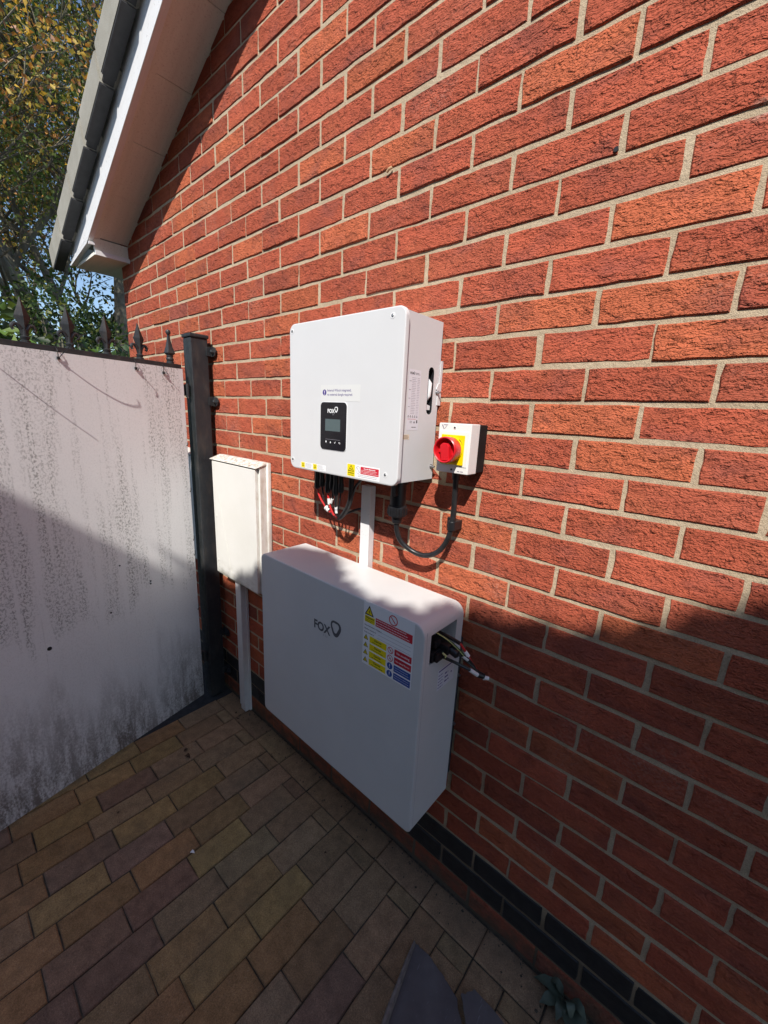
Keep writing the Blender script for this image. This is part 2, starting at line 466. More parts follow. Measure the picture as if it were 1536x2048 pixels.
I_WHITE = flat("print_white", (0.86, 0.86, 0.86)); I_RED = flat("print_red", (0.60, 0.015, 0.035)); I_YEL = flat("print_yellow", (0.85, 0.68, 0.0))
I_BLK = flat("print_black", (0.012, 0.012, 0.014)); I_BLUE = flat("print_blue", (0.012, 0.075, 0.33)); I_PURP = flat("print_purple", (0.06, 0.03, 0.22))
I_GREY = flat("print_grey", (0.30, 0.29, 0.33)); I_CLEAR = flat("label_film", (0.70, 0.70, 0.685), 0.3); I_DGREY = flat("logo_grey", (0.085, 0.09, 0.10)); I_LAV = flat("label_paper", (0.72, 0.71, 0.76))

# ------------------------------------------------------------------ flat print
def text_geo(txt, size, bold=0.0, align='LEFT'):
    cu = bpy.data.curves.new("t", 'FONT'); cu.body = txt; cu.size = size; cu.offset = bold * size
    cu.align_x = align; cu.resolution_u = 3
    o = bpy.data.objects.new("t", cu)
    me = bpy.data.meshes.new_from_object(o)
    V = [v.co.copy() for v in me.vertices]; F = [tuple(p.vertices) for p in me.polygons]
    bpy.data.objects.remove(o); bpy.data.curves.remove(cu); bpy.data.meshes.remove(me)
    return V, F

def decal(name, parent, O, U, V, els, lift=0.0005, squash=1.0):
    """els in the label's own metres (u right, v up); each later layer lies 0.15 mm further out"""
    O, U, V = Vector(O), Vector(U), Vector(V); N = U.cross(V)
    b = MB()
    def at(u, v, L): return O + U * u + V * v + N * (lift + 0.00018 * L)
    for e in els:
        k, mat, L = e[0], e[1], e[2]
        if k == 'rect':
            u0, v0, u1, v1 = e[3:7]
            b.add([at(u0, v0, L), at(u1, v0, L), at(u1, v1, L), at(u0, v1, L)], [(0, 1, 2, 3)], mat)
        elif k == 'poly':
            P = e[3]; b.add([at(u, v, L) for u, v in P], [tuple(range(len(P)))], mat)
        elif k == 'disc':
            cx, cy, rx, ry = e[3:7]
            b.add([at(cx + rx * math.cos(2 * PI * i / 28), cy + ry * math.sin(2 * PI * i / 28), L) for i in range(28)], [tuple(range(28))], mat)
        elif k == 'ring':
            P0, P1 = e[3], e[4]; n = len(P0)
            b.add([at(u, v, L) for u, v in P0 + P1], [(i, (i + 1) % n, n + (i + 1) % n, n + i) for i in range(n)], mat)
        elif k == 'text':
            txt, u, v, size, bold, al = e[3:9]
            TV, TF = text_geo(txt, size, bold, al)
            b.add([at(u + p.x * squash, v + p.y, L) for p in TV], TF, mat)
        elif k == 'lines':
            # very small print: broken dashes in rows
            u0, v0, u1, v1, rows, h = e[3:9]
            for r_ in range(rows):
                vv = v1 - (r_ + 0.5) * (v1 - v0) / rows; u = u0
                end = u1 - random.random() * 0.25 * (u1 - u0)
                while u < end:
                    wd = random.uniform(1.5, 5) * h
                    b.add([at(u, vv - h / 2, L), at(min(u + wd, end), vv - h / 2, L), at(min(u + wd, end), vv + h / 2, L), at(u, vv + h / 2, L)], [(0, 1, 2, 3)], mat)
                    u += wd + h * 0.8
    return b.build(name, parent, fix=False)

def circ(cx, cy, r, n=28, ry=None):
    return [(cx + r * math.cos(2 * PI * i / n), cy + (ry or r) * math.sin(2 * PI * i / n)) for i in range(n)]

def warn_tri(cx, cy, s, L, bolt=True):
    """black-edged warning triangle"""
    T = lambda q: [(cx - q * s / 2, cy - q * s * 0.29), (cx + q * s / 2, cy - q * s * 0.29), (cx, cy + q * s * 0.58)]
    E_ = [('poly', I_BLK, L, T(1.0)), ('poly', I_YEL, L + 1, T(0.68))]
    q = s * 0.17
    E_.append(('poly', I_BLK, L + 2, [(cx + q * .2, cy + q * 1.5), (cx - q * .5, cy + q * .1), (cx + q * .05, cy + q * .1), (cx - q * .15, cy - q * 1.1), (cx + q * .55, cy + q * .4), (cx, cy + q * .4)]))
    return E_

def prohib(cx, cy, r, L):
    a = 0.72 * r; h = 0.1 * r; c, s_ = math.cos(-PI / 4), math.sin(-PI / 4)
    P = [(-a, -h), (a, -h), (a, h), (-a, h)]
    return [('ring', I_RED, L, circ(cx, cy, r), circ(cx, cy, r * 0.80)), ('poly', I_RED, L, [(cx + x * c - y * s_, cy + x * s_ + y * c) for x, y in P])]

def fox_ring(cx, cy, s, mat, L):
    """rounded drop-shaped ring of the maker's mark"""
    out = []; inn = []
    for i in range(36):
        a = 2 * PI * i / 36
        k = 1 + 0.10 * math.cos(3 * (a - 0.5))
        out.append((cx + s * 0.86 * k * math.cos(a), cy + s * k * math.sin(a)))
        k2 = 1 + 0.16 * math.cos(3 * (a - 0.5))
        inn.append((cx - 0.06 * s + s * 0.54 * k2 * math.cos(a), cy + 0.08 * s + s * 0.62 * k2 * math.sin(a)))
    return ('ring', mat, L, out, inn)

XF, ZF, YF = (1, 0, 0), (0, 0, 1), (0, 1, 0)
# ------------------------------------------------------------------ projection used only to rank pieces by their size in view
def project(p):
    d = Vector(p) - CAM_POS; zc = d.dot(fwd)
    if zc < 0.05: return None
    return (768 + FPX * d.dot(RT) / zc, 1024 - FPX * d.dot(UP) / zc, zc)
def in_view(p, m=40):
    q = project(p)
    return q is not None and -m < q[0] < 1536 + m and -m < q[1] < 2048 + m

def set_attrs(me, tint, relief=None):
    n = len(me.vertices)
    a = me.color_attributes.new("tint", 'FLOAT_COLOR', 'POINT')
    t = np.asarray(tint, dtype=np.float32)
    if t.ndim == 1: t = np.tile(t, (n, 1))
    a.data.foreach_set("color", np.concatenate([t, np.ones((n, 1), np.float32)], 1).ravel())
    if relief is not None:
        b = me.attributes.new("relief", 'FLOAT', 'POINT')
        b.data.foreach_set("value", np.full(n, relief, np.float32) if np.isscalar(relief) else np.asarray(relief, np.float32))

def mesh_obj(name, V, F, mats, parent=None, tint=None, relief=None, smooth=False, loc=None):
    me = bpy.data.meshes.new(name); me.from_pydata(V, [], F)
    for m_ in (mats if isinstance(mats, list) else [mats]): me.materials.append(m_)
    if tint is not None: set_attrs(me, tint, relief)
    if smooth: me.polygons.foreach_set("use_smooth", [True] * len(F))
    me.update()
    o = bpy.data.objects.new(name, me); COL.objects.link(o)
    if parent is not None: o.parent = parent
    if loc: o.location = loc
    return o

# ------------------------------------------------------------------ ground
gm = MB().box(-60, 60, -60, 60, -0.5, -0.012, TARMAC)
tag(gm.build("ground"), kind="structure")
pv = MB()
pv.add([(-1.515, -2.6, -0.0056), (1.9, -2.6, -0.0056), (1.9, 0.004, -0.0056), (-1.515, 0.004, -0.0056)], [(0, 1, 2, 3)], JOINT)
paving = tag(pv.build("paving"), kind="structure")

P_ = {'P': (0.125, 0.088, 0.092), 'G': (0.150, 0.130, 0.100), 'Y': (0.205, 0.158, 0.080), 'O': (0.200, 0.122, 0.064), 'N': (0.170, 0.128, 0.086), 'B': (0.185, 0.142, 0.105)}
P_ = {k: tuple((v * 0.6 + m * 0.4) * f for v, m, f in zip(c, (0.195, 0.132, 0.076), (1.85, 1.62, 1.34))) for k, c in P_.items()}
KNOWN = {}
for c_, lst in {'P': [(-7, -.82), (-8, -.66), (-11, -.81), (-8, -.86), (-10, -.67), (-2, -.27), (-1, -.2), (-12, -.25), (-7, -.89)], 'G': [(-12, -.64), (-7, -.6), (-7, -.41), (-4, -.25)],
                'Y': [(-9, -.41), (-10, -.84), (-6, -.65), (-6, -.45), (-14, -.46), (-15, -.55), (-13, -.84), (-8, -.47)], 'O': [(-9, -.61), (-12, -.85), (-9, -.95), (-9, -.79), (-13, -.91)]}.items():
    for k_, y_ in lst: KNOWN[(k_, y_)] = c_

def paver_geo(x0, x1, y0, y1, rr):
    g = 0.0017; x0 += g; x1 -= g; y0 += g; y1 -= g
    h = max(-0.0016, rr.gauss(0, 0.0012)); tx, ty = (max(-0.012, min(0.012, rr.gauss(0, 0.008))) for _ in range(2))
    cx, cy = (x0 + x1) / 2, (y0 + y1) / 2
    def ring(ins, z, jit):
        pts = []
        for (ax, ay, bx, by) in ((x0, y0, x1, y0), (x1, y0, x1, y1), (x1, y1, x0, y1), (x0, y1, x0, y0)):
            nseg = 2 if abs(bx - ax) + abs(by - ay) < 0.13 else 4
            for i in range(nseg):
                t = i / nseg; pts.append([ax + (bx - ax) * t, ay + (by - ay) * t])
        out = []
        for px, py in pts:
            qx = px + (ins if px < x0 + 1e-6 else -ins if px > x1 - 1e-6 else 0) + rr.gauss(0, jit)
            qy = py + (ins if py < y0 + 1e-6 else -ins if py > y1 - 1e-6 else 0) + rr.gauss(0, jit)
            out.append((qx, qy, z + h + (qx - cx) * tx + (qy - cy) * ty))
        return out
    A, B, Cc = ring(0, -0.05, 0), ring(0, -0.0035, 0.0006), ring(0.0035, 0.0, 0.0006)
    n = len(A); V = A + B + Cc
    F = [(i, (i + 1) % n, n + (i + 1) % n, n + i) for i in range(n)] + [(n + i, n + (i + 1) % n, 2 * n + (i + 1) % n, 2 * n + i) for i in range(n)] + [tuple(range(2 * n, 3 * n))]
    return V, F

pav = []
rr = random.Random(3)
for k in range(-15, 16):
    x0 = -0.02 + 0.1 * k
    ys = [-0.1]
    if k % 2 == 0: ys.append(-0.153)
    else: pass
    while ys[-1] > -2.45: ys.append(ys[-1] - 0.2025)
    for a, b_ in zip(ys[:-1], ys[1:]):
        c_ = None
        for (kk, yy), v in KNOWN.items():
            if kk == k and b_ < yy < a: c_ = v
        if c_ is None: c_ = rr.choices("PGYON", (2, 2.2, 2.4, 2.2, 3.4))[0]
        if a > -0.16: c_ = 'B'
        pav.append((x0, x0 + 0.1, b_, a, c_))
for j in range(-8, 9):
    x0 = 0.08 + 0.2 * j
    pav.append((max(x0, -1.515), x0 + 0.2, -0.1, -0.003, 'B'))
near, far = [], []
for p in pav:
    c = ((p[0] + p[1]) / 2, (p[2] + p[3]) / 2, 0)
    q = project(c)
    (near if q and in_view(c, 120) else far).append((q[2] if q else 99, p))
near.sort(); far += near[300:]; near = near[:300]
def paver_tint(c_):
    b_ = P_[c_]; f = rr.uniform(0.86, 1.14); return [min(1, v * f * rr.uniform(0.96, 1.04)) for v in b_]
for _, p in near:
    V, F = paver_geo(p[0], p[1], p[2], p[3], rr)
    cx, cy = (p[0] + p[1]) / 2, (p[2] + p[3]) / 2
    V = [(x - cx, y - cy, z) for x, y, z in V]
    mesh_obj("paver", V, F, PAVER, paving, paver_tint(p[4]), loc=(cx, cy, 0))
AV, AF, AT = [], [], []
for _, p in far:
    V, F = paver_geo(p[0], p[1], p[2], p[3], rr); b_ = len(AV); t = paver_tint(p[4])
    AV += V; AF += [tuple(i + b_ for i in f) for f in F]; AT += [t] * len(V)
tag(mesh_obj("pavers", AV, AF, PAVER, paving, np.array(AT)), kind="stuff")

# dirt crumbs along the joint between paving and wall
cr = MB()
for i in range(420):
    x = rr.uniform(-1.5, 0.5); y = -abs(rr.gauss(0, 0.014)) - 0.003
    if rr.random() < 0.25: y -= rr.random() * 0.09
    s = rr.uniform(0.0012, 0.0042) * (1.6 if rr.random() < 0.08 else 1)
    T = Matrix.Translation((x, y, s * 0.5)) @ Matrix.Rotation(rr.random() * 3, 4, (rr.random(), rr.random(), 1))
    P = [T @ Vector((sx * s, sy * s * 0.8, sz * s * 0.6)) for sx, sy, sz in ((1, 0, 0), (0, 1, 0), (-1, 0, 0), (0, -1, 0), (0, 0, 1), (0, 0, -1))]
    cr.add(P, [(0, 1, 4), (1, 2, 4), (2, 3, 4), (3, 0, 4), (1, 0, 5), (2, 1, 5), (3, 2, 5), (0, 3, 5)], JOINT)
tag(cr.build("soil_crumbs"), "dark crumbs of soil gathered along the foot of the brick wall", "soil", kind="stuff")

# ------------------------------------------------------------------ brick house: wall
SLOPE = 0.43
def S(x): return 2.475 + SLOPE * (x + 2.517)
CORNER = -2.665
WALL_R = 3.2
house = empty("brick_house", (0, 0, 0), 0, "red brick gable end with white bargeboard, soffit and grey tiled verge", "house")
wl = MB().prism([(CORNER + 0.004, -0.2), (WALL_R, -0.2), (WALL_R, S(WALL_R) + 0.05), (CORNER + 0.004, S(CORNER) + 0.05)], 0.0034, 0.11, MORTAR)
wall = wl.build("brick_wall", house)

HALF, CRS = 0.1125, 0.0768
def brick_geo(L, H, rg, depth=0.03):
    """irregular outline, chamfered arris, face slightly cupped"""
    def ring(ins, y, j):
        out = []
        nx = max(2, int(L / 0.035)); nz = 3
        per = [(-L / 2 + L * i / nx, -H / 2) for i in range(nx)] + [(L / 2, -H / 2 + H * i / nz) for i in range(nz)] + \
              [(L / 2 - L * i / nx, H / 2) for i in range(nx)] + [(-L / 2, H / 2 - H * i / nz) for i in range(nz)]
        for px, pz in per:
            qx = px + (ins if px < -L / 2 + 1e-6 else -ins if px > L / 2 - 1e-6 else 0)
            qz = pz + (ins if pz < -H / 2 + 1e-6 else -ins if pz > H / 2 - 1e-6 else 0)
            out.append((qx, y, qz, px, pz))
        return out
    js = [(rg.gauss(0, 0.0009), rg.gauss(0, 0.0008)) for _ in range(64)]
    A, B, Cc = ring(0, depth, 0), ring(0, 0.003, 0), ring(0.0026, 0.0, 0)
    V = []
    for R_ in (A, B, Cc):
        V += [(x + js[i][0], y, z + js[i][1]) for i, (x, y, z, _, _) in enumerate(R_)]
    n = len(A)
    F = [(i, n + i, n + (i + 1) % n, (i + 1) % n) for i in range(n)] + [(n + i, 2 * n + i, 2 * n + (i + 1) % n, n + (i + 1) % n) for i in range(n)] + [tuple(range(2 * n, 3 * n))[::-1]]
    F = [tuple(reversed(f)) for f in F]
    return V, F

rb = random.Random(11)
def red_tint():
    q = rb.random()
    if q < 0.66: c = (0.43, 0.095, 0.050)
    elif q < 0.86: c = (0.49, 0.125, 0.057)
    elif q < 0.96: c = (0.39, 0.092, 0.050)
    else: c = (0.31, 0.082, 0.055)
    f = rb.uniform(0.9, 1.1)
    return tuple(v * f for v in c)
LB, HB = 2 * HALF - 0.0098, CRS - 0.0100
VARS = []
for i in range(26):
    V, F = brick_geo(LB, HB, rb)
    me = bpy.data.meshes.new("brick"); me.from_pydata(V, [], F); me.materials.append(BRICK)
    set_attrs(me, red_tint(), rb.choice([1.0, 1.0, 0.9, 0.85, 0.7, 0.45]))
    VARS.append(me)
DVARS = []
for i in range(5):
    V, F = brick_geo(LB, HB, rb)
    me = bpy.data.meshes.new("brick"); me.from_pydata(V, [], F); me.materials.append(DBRICK); DVARS.append(me)

todo = []
for r in range(-22, 48):
    zc = r * CRS + 1.735
    u = -25 if r % 2 else -24
    while u * HALF < WALL_R - 0.2:
        x0, x1 = u * HALF, (u + 2) * HALF
        x0c = max(x0, CORNER)
        if x1 - x0c > 0.05 and zc - 0.045 < S((x0c + x1) / 2 + 0.1):
            todo.append((r, x0c, x1, zc))
        u += 2
def view_size(t):
    c = ((t[1] + t[2]) / 2, 0, t[3])
    if not in_view(c, 60): return -1
    a, b_ = project((t[1], 0, t[3] - 0.03)), project((t[2], 0, t[3] + 0.03))
    if a is None or b_ is None: return -1
    # hidden behind the battery, the inverter or the gate: left to the joined rest
    cx, cz = c[0], c[2]
    return abs(a[0] - b_[0]) * abs(a[2] and 800 * 0.066 / ((a[2] + b_[2]) / 2))
todo.sort(key=view_size, reverse=True)
RV, RF, RT_, RR, RM = [], [], [], [], []
for i, (r, x0, x1, zc) in enumerate(todo):
    dark = r in (-20, -21)
    jx, jz, jy = rb.gauss(0, 0.0012), rb.gauss(0, 0.0011), rb.gauss(0, 0.0011)
    full = x1 - x0 > 0.2
    if i < 300:
        if full:
            me = (DVARS if dark else VARS)[rb.randrange(5 if dark else 26)]
            if r == -22:
                me = me.copy()
        else:
            V, F = brick_geo(x1 - x0 - 0.0049, HB, rb)
            me = bpy.data.meshes.new("brick"); me.from_pydata(V, [], F); me.materials.append(DBRICK if dark else BRICK)
            if not dark: set_attrs(me, red_tint(), 1.0)
        o = bpy.data.objects.new("brick", me); COL.objects.link(o); o.parent = wall
        cx = (x0 + x1) / 2 + (0 if full else -0.0025)
        o.location = (cx + jx, jy, zc + jz)
        o.rotation_euler = (rb.gauss(0, 0.006), rb.gauss(0, 0.0025), rb.gauss(0, 0.004))
    else:
        V, F = brick_geo(x1 - x0 - (0.0098 if full else 0.0049), HB, rb)
        b_ = len(RV); cx = (x0 + x1) / 2 + (0 if full else -0.0025)
        RV += [(x + cx + jx, y + jy, z + zc + jz) for x, y, z in V]
        RF += [tuple(k + b_ for k in f) for f in F]; RM += [1 if dark else 0] * len(F)
        RT_ += [red_tint()] * len(V); RR += [1.0] * len(V)
o = mesh_obj("bricks", RV, RF, [BRICK, DBRICK], wall, np.array(RT_), RR)
o.data.polygons.foreach_set("material_index", RM)
tag(o, kind="stuff")
# drilled hole and an old plug left in the joints
hb = MB().lathe([(0.0045, 0.0), (0.0042, 0.006)], (0.102, -0.0012, 2.094), (0, 1, 0), I_BLK, 12)
hb.build("drill_hole", wall)
MB().tube([(-0.492, -0.004, 2.232), (-0.482, -0.006, 2.236), (-0.474, -0.003, 2.238)], 0.0035, simple("plug_tan", (0.55, 0.36, 0.2), 0.6), 8).build("wall_plug", wall)

# ------------------------------------------------------------------ roof edge
RX1 = 2.4
def sl(u0, x): return x
roof = MB().prism([(-3.02, S(-3.02) + 0.235), (RX1 + .7, S(RX1 + .7) + 0.235), (RX1 + .7, S(RX1 + .7) + 0.29), (-3.02, S(-3.02) + 0.29)], -0.2075, 3.2, TILE).build("roof", house)
CA, SA = math.cos(math.atan(SLOPE)), math.sin(math.atan(SLOPE))
def TS(x):   # frame on the slope: local x up the slope, z square to it, origin on the soffit line
    return Matrix.Translation((x, 0, S(x))) @ Matrix.Rotation(-math.atan(SLOPE), 4, 'Y')
vt = None
XT = [-3.04 + 0.3045 * i for i in range(18)]
for i, x in enumerate(XT):
    T = TS(x)
    Lt = 0.3045 / CA
    b = MB()
    # cloaked verge tile: deep rounded flange with a narrower neck under the tile above
    def sect(y0, zb, zt, r):
        return [(y0 + 0.056, zb), (y0, zb), (y0, zt - r)] + [(y0 + r - r * math.cos(a), zt - r + r * math.sin(a)) for a in (0.4, 0.8, 1.2, PI / 2)] + [(y0 + 0.12, zt), (y0 + 0.12, zt - 0.03), (y0 + 0.056, zt - 0.03)]
    tilt = Matrix.Rotation(-0.030, 4, 'Y')
    b.prism(sect(-0.250, 0.150, 0.305, 0.035), -0.03, Lt - 0.062, TILE, 'x', T @ Matrix.Translation((0, 0, 0.010)) @ tilt.inverted())
    b.prism(sect(-0.240, 0.164, 0.290, 0.03), Lt - 0.0625, Lt + 0.02, TILE, 'x', T @ Matrix.Translation((0, 0.0, -0.002)))
    b.prism([(-0.2475, 0.1425), (-0.196, 0.1425), (-0.196, 0.1496), (-0.2475, 0.1496)], -0.028, Lt - 0.064, VERGE_SHADE, 'x', T @ Matrix.Translation((0, 0, 0.010)) @ tilt.inverted())  # dark strip under the flange: shade of the down-facing return put into the colour
    b.prism([(-0.238, 0.156), (-0.198, 0.156), (-0.198, 0.1635), (-0.238, 0.1635)], Lt - 0.066, Lt + 0.02, VERGE_SHADE, 'x', T)
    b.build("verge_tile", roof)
# bargeboard with its moulding
brg = MB()
xe = -2.93
brg.prism([(RX1, S(RX1) - 0.02), (RX1, S(RX1) + 0.24), (xe, S(xe) + 0.24), (xe, 2.386), (-2.565, 2.434)], -0.184, -0.170, UPVC)
barge = brg.build("bargeboard", house, bevel=0.002)
def strip(off, wd, y0, y1, name):
    b = MB()
    # runs up the rake and along the foot of the box end
    b.prism([(RX1, S(RX1) - 0.02 + off), (RX1, S(RX1) - 0.02 + off + wd), (-2.565 - off * .4, S(-2.565 - off * .4) - 0.02 + off + wd), (-2.565, S(-2.565) - 0.02 + off)], y0, y1, UPVC)
    b.prism([(-2.566, S(-2.566) - 0.02 + off), (-2.566 - off * .4, S(-2.566 - off * .4) - 0.02 + off + wd), (xe - 0.008, 2.386 + off + wd), (xe - 0.008, 2.386 + off)], y0, y1, UPVC)
    return b.build(name, barge, bevel=0.0015)
strip(-0.004, 0.014, -0.1975, -0.1842, "moulding")
strip(0.020, 0.009, -0.1920, -0.1842, "moulding")
strip(0.036, 0.005, -0.1875, -0.1842, "moulding")
# soffit boards
sof = MB().box(0, 0.001, 0, 0.001, 0, 0.001, SOFFIT)
sofo = empty("soffit", (0, 0, 0)); sofo.parent = house
x = -2.535
while x < 2.2:
    T = TS(x + 0.0012)
    MB().box(0, 0.30 / CA - 0.0026, -0.137, 0.004, rb.uniform(0, 0.0012), 0.012, SOFFIT, T).build("soffit_board", sofo)
    x += 0.30
MB().box(0, 5.1, -0.1695, -0.139, -0.006, 0.010, SOFFIT, TS(-2.535)).build("soffit_trim", sofo)
# box end at the eaves
be = MB()
be.box(-2.548, -2.534, -0.1695, 0.004, 2.394, 2.462, SOFFIT)
be.box(-2.93, -2.532, -0.1695, 0.36, 2.378, 2.3935, SOFFIT)
be.box(-2.93, -2.915, -0.1695, 0.36, 2.394, 2.50, UPVC)
bo = be.build("box_end", house)
MB().box(-2.5335, -2.520, -0.169, 0.002, 2.374, 2.398, UPVC).build("cover_strip", bo)
MB().box(-2.535, -2.518, -0.1965, -0.170, 2.420, 2.434, UPVC).build("cover_strip", bo)

# ------------------------------------------------------------------ meter boxes
def meter_box(name, x0, label):
    W_, D, Z0, Z1 = 0.395, 0.066, 0.757, 1.333
    r = empty(name, (x0, 0, Z0), 0, label, "meter box", "pair of white meter boxes")
    H = Z1 - Z0
    b = MB()
    b.bevbox(-0.006, W_ + 0.006, -0.022, -0.001, -0.004, H + 0.020, METER, 0.003)
    b.prism([(-0.022, H + 0.020), (-D + 0.012, H + 0.001), (-D + 0.012, 0.002), (-0.022, 0.002)], 0, W_, METER, 'x')
    b.prism([(-0.022, H + 0.0215), (-D - 0.0085, H + 0.0020), (-D - 0.0085, H - 0.0025), (-0.022, H + 0.0120)], -0.004, W_ + 0.004, METER, 'x')
    b.build("surround", r, bevel=0.002)
    d = MB()
    d.bevbox(0.006, W_ - 0.012, -D - 0.004, -D + 0.0125, 0.006, H - 0.007, METER, 0.004)
    # raised diagonal rib pressed into the door
    do = d.build("door", r)
    rib = MB().prism([(0.045, H - 0.16), (0.058, H - 0.15), (0.155, 0.03), (0.130, 0.03)], -D - 0.0052, -D - 0.0041, METER)
    rib.build("rib", do, bevel=0.0008)
    for z in (0.075, 0.30):
        MB().lathe([(0.006, 0), (0.006, 0.0015), (0.003, 0.002)], (0.028, -D - 0.0041, z), (0, -1, 0), METER, 12).build("lock", do)
    return r
mb1 = meter_box("meter_box", -1.490, "white meter box on the wall right of the black gate post, beside the battery case")
mb2 = meter_box("meter_box", -2.02, "white meter box mostly hidden behind the gate and its black post")

t2 = MB()
t2.box(-1.362, -1.318, -0.036, -0.001, 0.0, 0.752, TRUNK)
duct = t2.build("cable_duct", bevel=0.003)
tag(duct, "narrow grey white cable duct running from the meter box down to the paving", "cable duct", "white cable ducts")
lid = MB().box(-1.365, -1.3170, -0.0395, -0.0362, 0.03, 0.752, TRUNK); lid.build("cover", duct, bevel=0.0015)
fl = MB().box(-1.3178, -1.3120, -0.012, -0.0012, 0.0, 0.748, UPVC); fl.build("flange", duct)

# ------------------------------------------------------------------ trunking between inverter and battery
t1 = MB()
t1.box(-0.522, -0.484, -0.026, -0.001, 0.52, 1.345, TRUNK)
duct1 = t1.build("cable_duct", bevel=0.002)
tag(duct1, "white square cable duct between the inverter and the battery top", "cable duct", "white cable ducts")
MB().box(-0.5235, -0.4826, -0.0285, -0.0262, 0.52, 1.345, UPVC).build("cover", duct1, bevel=0.001)

# ------------------------------------------------------------------ inverter
LX0, LX1, LZ0, LZ1, LY = -0.708, -0.2525, 1.393, 1.827, -0.178
inv = empty("solar_inverter", ((LX0 + LX1) / 2, 0, LZ0), 0, "white square inverter with small black display on the brick wall", "inverter")
IO = inv.location.copy()
def rel(b, o_):
    b.v = [(x - o_.x, y - o_.y, z - o_.z) for x, y, z in b.v]; return b
def ring_body(prof_f, ys, ins, mat, n_front_cap=True):
    """profile (x,z) swept along y with an inset at each station"""
    b = MB(); n = len(prof_f[0])
    V = []
    for p, y in zip(prof_f, ys): V += [(x, y, z) for x, z in p]
    F = []
    for i in range(len(ys) - 1): F += [(i * n + k, i * n + (k + 1) % n, (i + 1) * n + (k + 1) % n, (i + 1) * n + k) for k in range(n)]
    b.add(V, F, mat, True)
    b.add(V[:n], [tuple(range(n))], mat); b.add(V[-n:], [tuple(range(n))], mat); return b
def inset(x0, x1, z0, z1, r, d): return rrect(x0 + d, x1 - d, z0 + d, z1 - d, max(r - d, 0.001), 6)
lid_p = [inset(LX0, LX1, LZ0, LZ1, 0.024, d) for d in (0.0035, 0.0010, 0, 0)]
rel(ring_body(lid_p, [LY, LY + 0.0008, LY + 0.003, LY + 0.0125], None, CASE), IO).build("front_cover", inv)
BX0, BX1, BZ0, BZ1 = -0.700, -0.2605, 1.401, 1.819
# body with the carrying slot cut through its right side
def capsule(cy, z0, z1, r, n=8):
    return [(cy + r * math.cos(a), z1 - r + r * math.sin(a)) for a in [PI * i / n for i in range(n + 1)]] + [(cy + r * math.cos(a), z0 + r + r * math.sin(a)) for a in [PI + PI * i / n for i in range(n + 1)]]
bb = MB()
Y0, Y1 = LY + 0.0135, -0.010
bb.add([(BX0, Y0, BZ0), (BX1, Y0, BZ0), (BX1, Y1, BZ0), (BX0, Y1, BZ0), (BX0, Y0, BZ1), (BX1, Y0, BZ1), (BX1, Y1, BZ1), (BX0, Y1, BZ1)],
       [(0, 3, 2, 1), (4, 5, 6, 7), (0, 1, 5, 4), (3, 7, 6, 2), (0, 4, 7, 3)], CASE)
cap = capsule(-0.049, 1.580, 1.702, 0.0125)
bm = bmesh.new()
outer = [bm.verts.new((BX1, y, z)) for y, z in ((Y0, BZ0), (Y1, BZ0), (Y1, BZ1), (Y0, BZ1))]
inner = [bm.verts.new((BX1, y, z)) for y, z in cap]
E_ = [bm.edges.new((outer[i], outer[(i + 1) % 4])) for i in range(4)] + [bm.edges.new((inner[i], inner[(i + 1) % len(inner)])) for i in range(len(inner))]
bmesh.ops.triangle_fill(bm, use_beauty=True, use_dissolve=False, edges=E_)
bm.verts.ensure_lookup_table(); bm.verts.index_update()
bb.add([v.co[:] for v in bm.verts], [[v.index for v in f.verts] for f in bm.faces], CASE); bm.free()
n = len(cap)
bb.add([(BX1, y, z) for y, z in cap] + [(BX1 - 0.03, y, z) for y, z in cap], [(i, (i + 1) % n, n + (i + 1) % n, n + i) for i in range(n)] + [tuple(range(n, 2 * n))], BLACKP)
rel(bb, IO).build("body", inv)
hd = MB().tube([(BX1 - 0.020, -0.047, 1.616), (BX1 - 0.007, -0.045, 1.630), (BX1 - 0.006, -0.045, 1.660), (BX1 - 0.020, -0.047, 1.676)], 0.0068, UPVC, 10)
hd.add([(BX1 - 0.004, -0.0590, 1.592), (BX1 - 0.004, -0.0400, 1.592), (BX1 - 0.004, -0.0400, 1.603), (BX1 - 0.004, -0.0590, 1.607)], [(0, 1, 2, 3)], UPVC)
rel(hd, IO).build("handle", inv)
dk = MB().prism(capsule(-0.049, 1.582, 1.700, 0.0118), BX1 - 0.0295, BX1 - 0.0285, BLACKP, 'x')
rel(dk, IO).build("slot_lining", inv)
# wall bracket tab
bt = MB().prism([(-0.010, 1.722), (-0.0005, 1.722), (-0.0005, 1.606), (-0.016, 1.606), (-0.016, 1.640), (-0.024, 1.648), (-0.016, 1.662), (-0.010, 1.665)], BX1 + 0.0005, BX1 + 0.0025, CASE, 'x')
rel(bt, IO).build("wall_bracket", inv)
bk2 = MB().box(-0.66, -0.275, -0.0098, -0.0005, 1.45, 1.78, ZINC); rel(bk2, IO).build("mounting_plate", inv)
def screw(parent, p, ax, r, O_, head=ZINC):
    b = MB().lathe([(r * 1.5, 0), (r * 1.5, 0.0008), (r, 0.0009), (r * 0.95, 0.002), (r * 0.5, 0.0026)], p, ax, head, 14)
    e1 = Vector(ax).orthogonal().normalized(); 
    return rel(b, O_).build("screw", parent)
for x in (-0.694, -0.2945):
    for z in (1.420, 1.8065):
        b = MB().lathe([(0.0075, 0.0), (0.0072, 0.0005)], (x, LY - 0.0002, z), (0, -1, 0), UPVC, 18)
        b.lathe([(0.0042, 0.0), (0.004, 0.0006)], (x, LY - 0.0008, z), (0, -1, 0), BLACKP, 6)
        b.lathe([(0.0026, 0.0), (0.002, 0.0005)], (x + 0.0006, LY - 0.0015, z), (0, -1, 0), ZINC, 8)
        rel(b, IO).build("screw", inv)
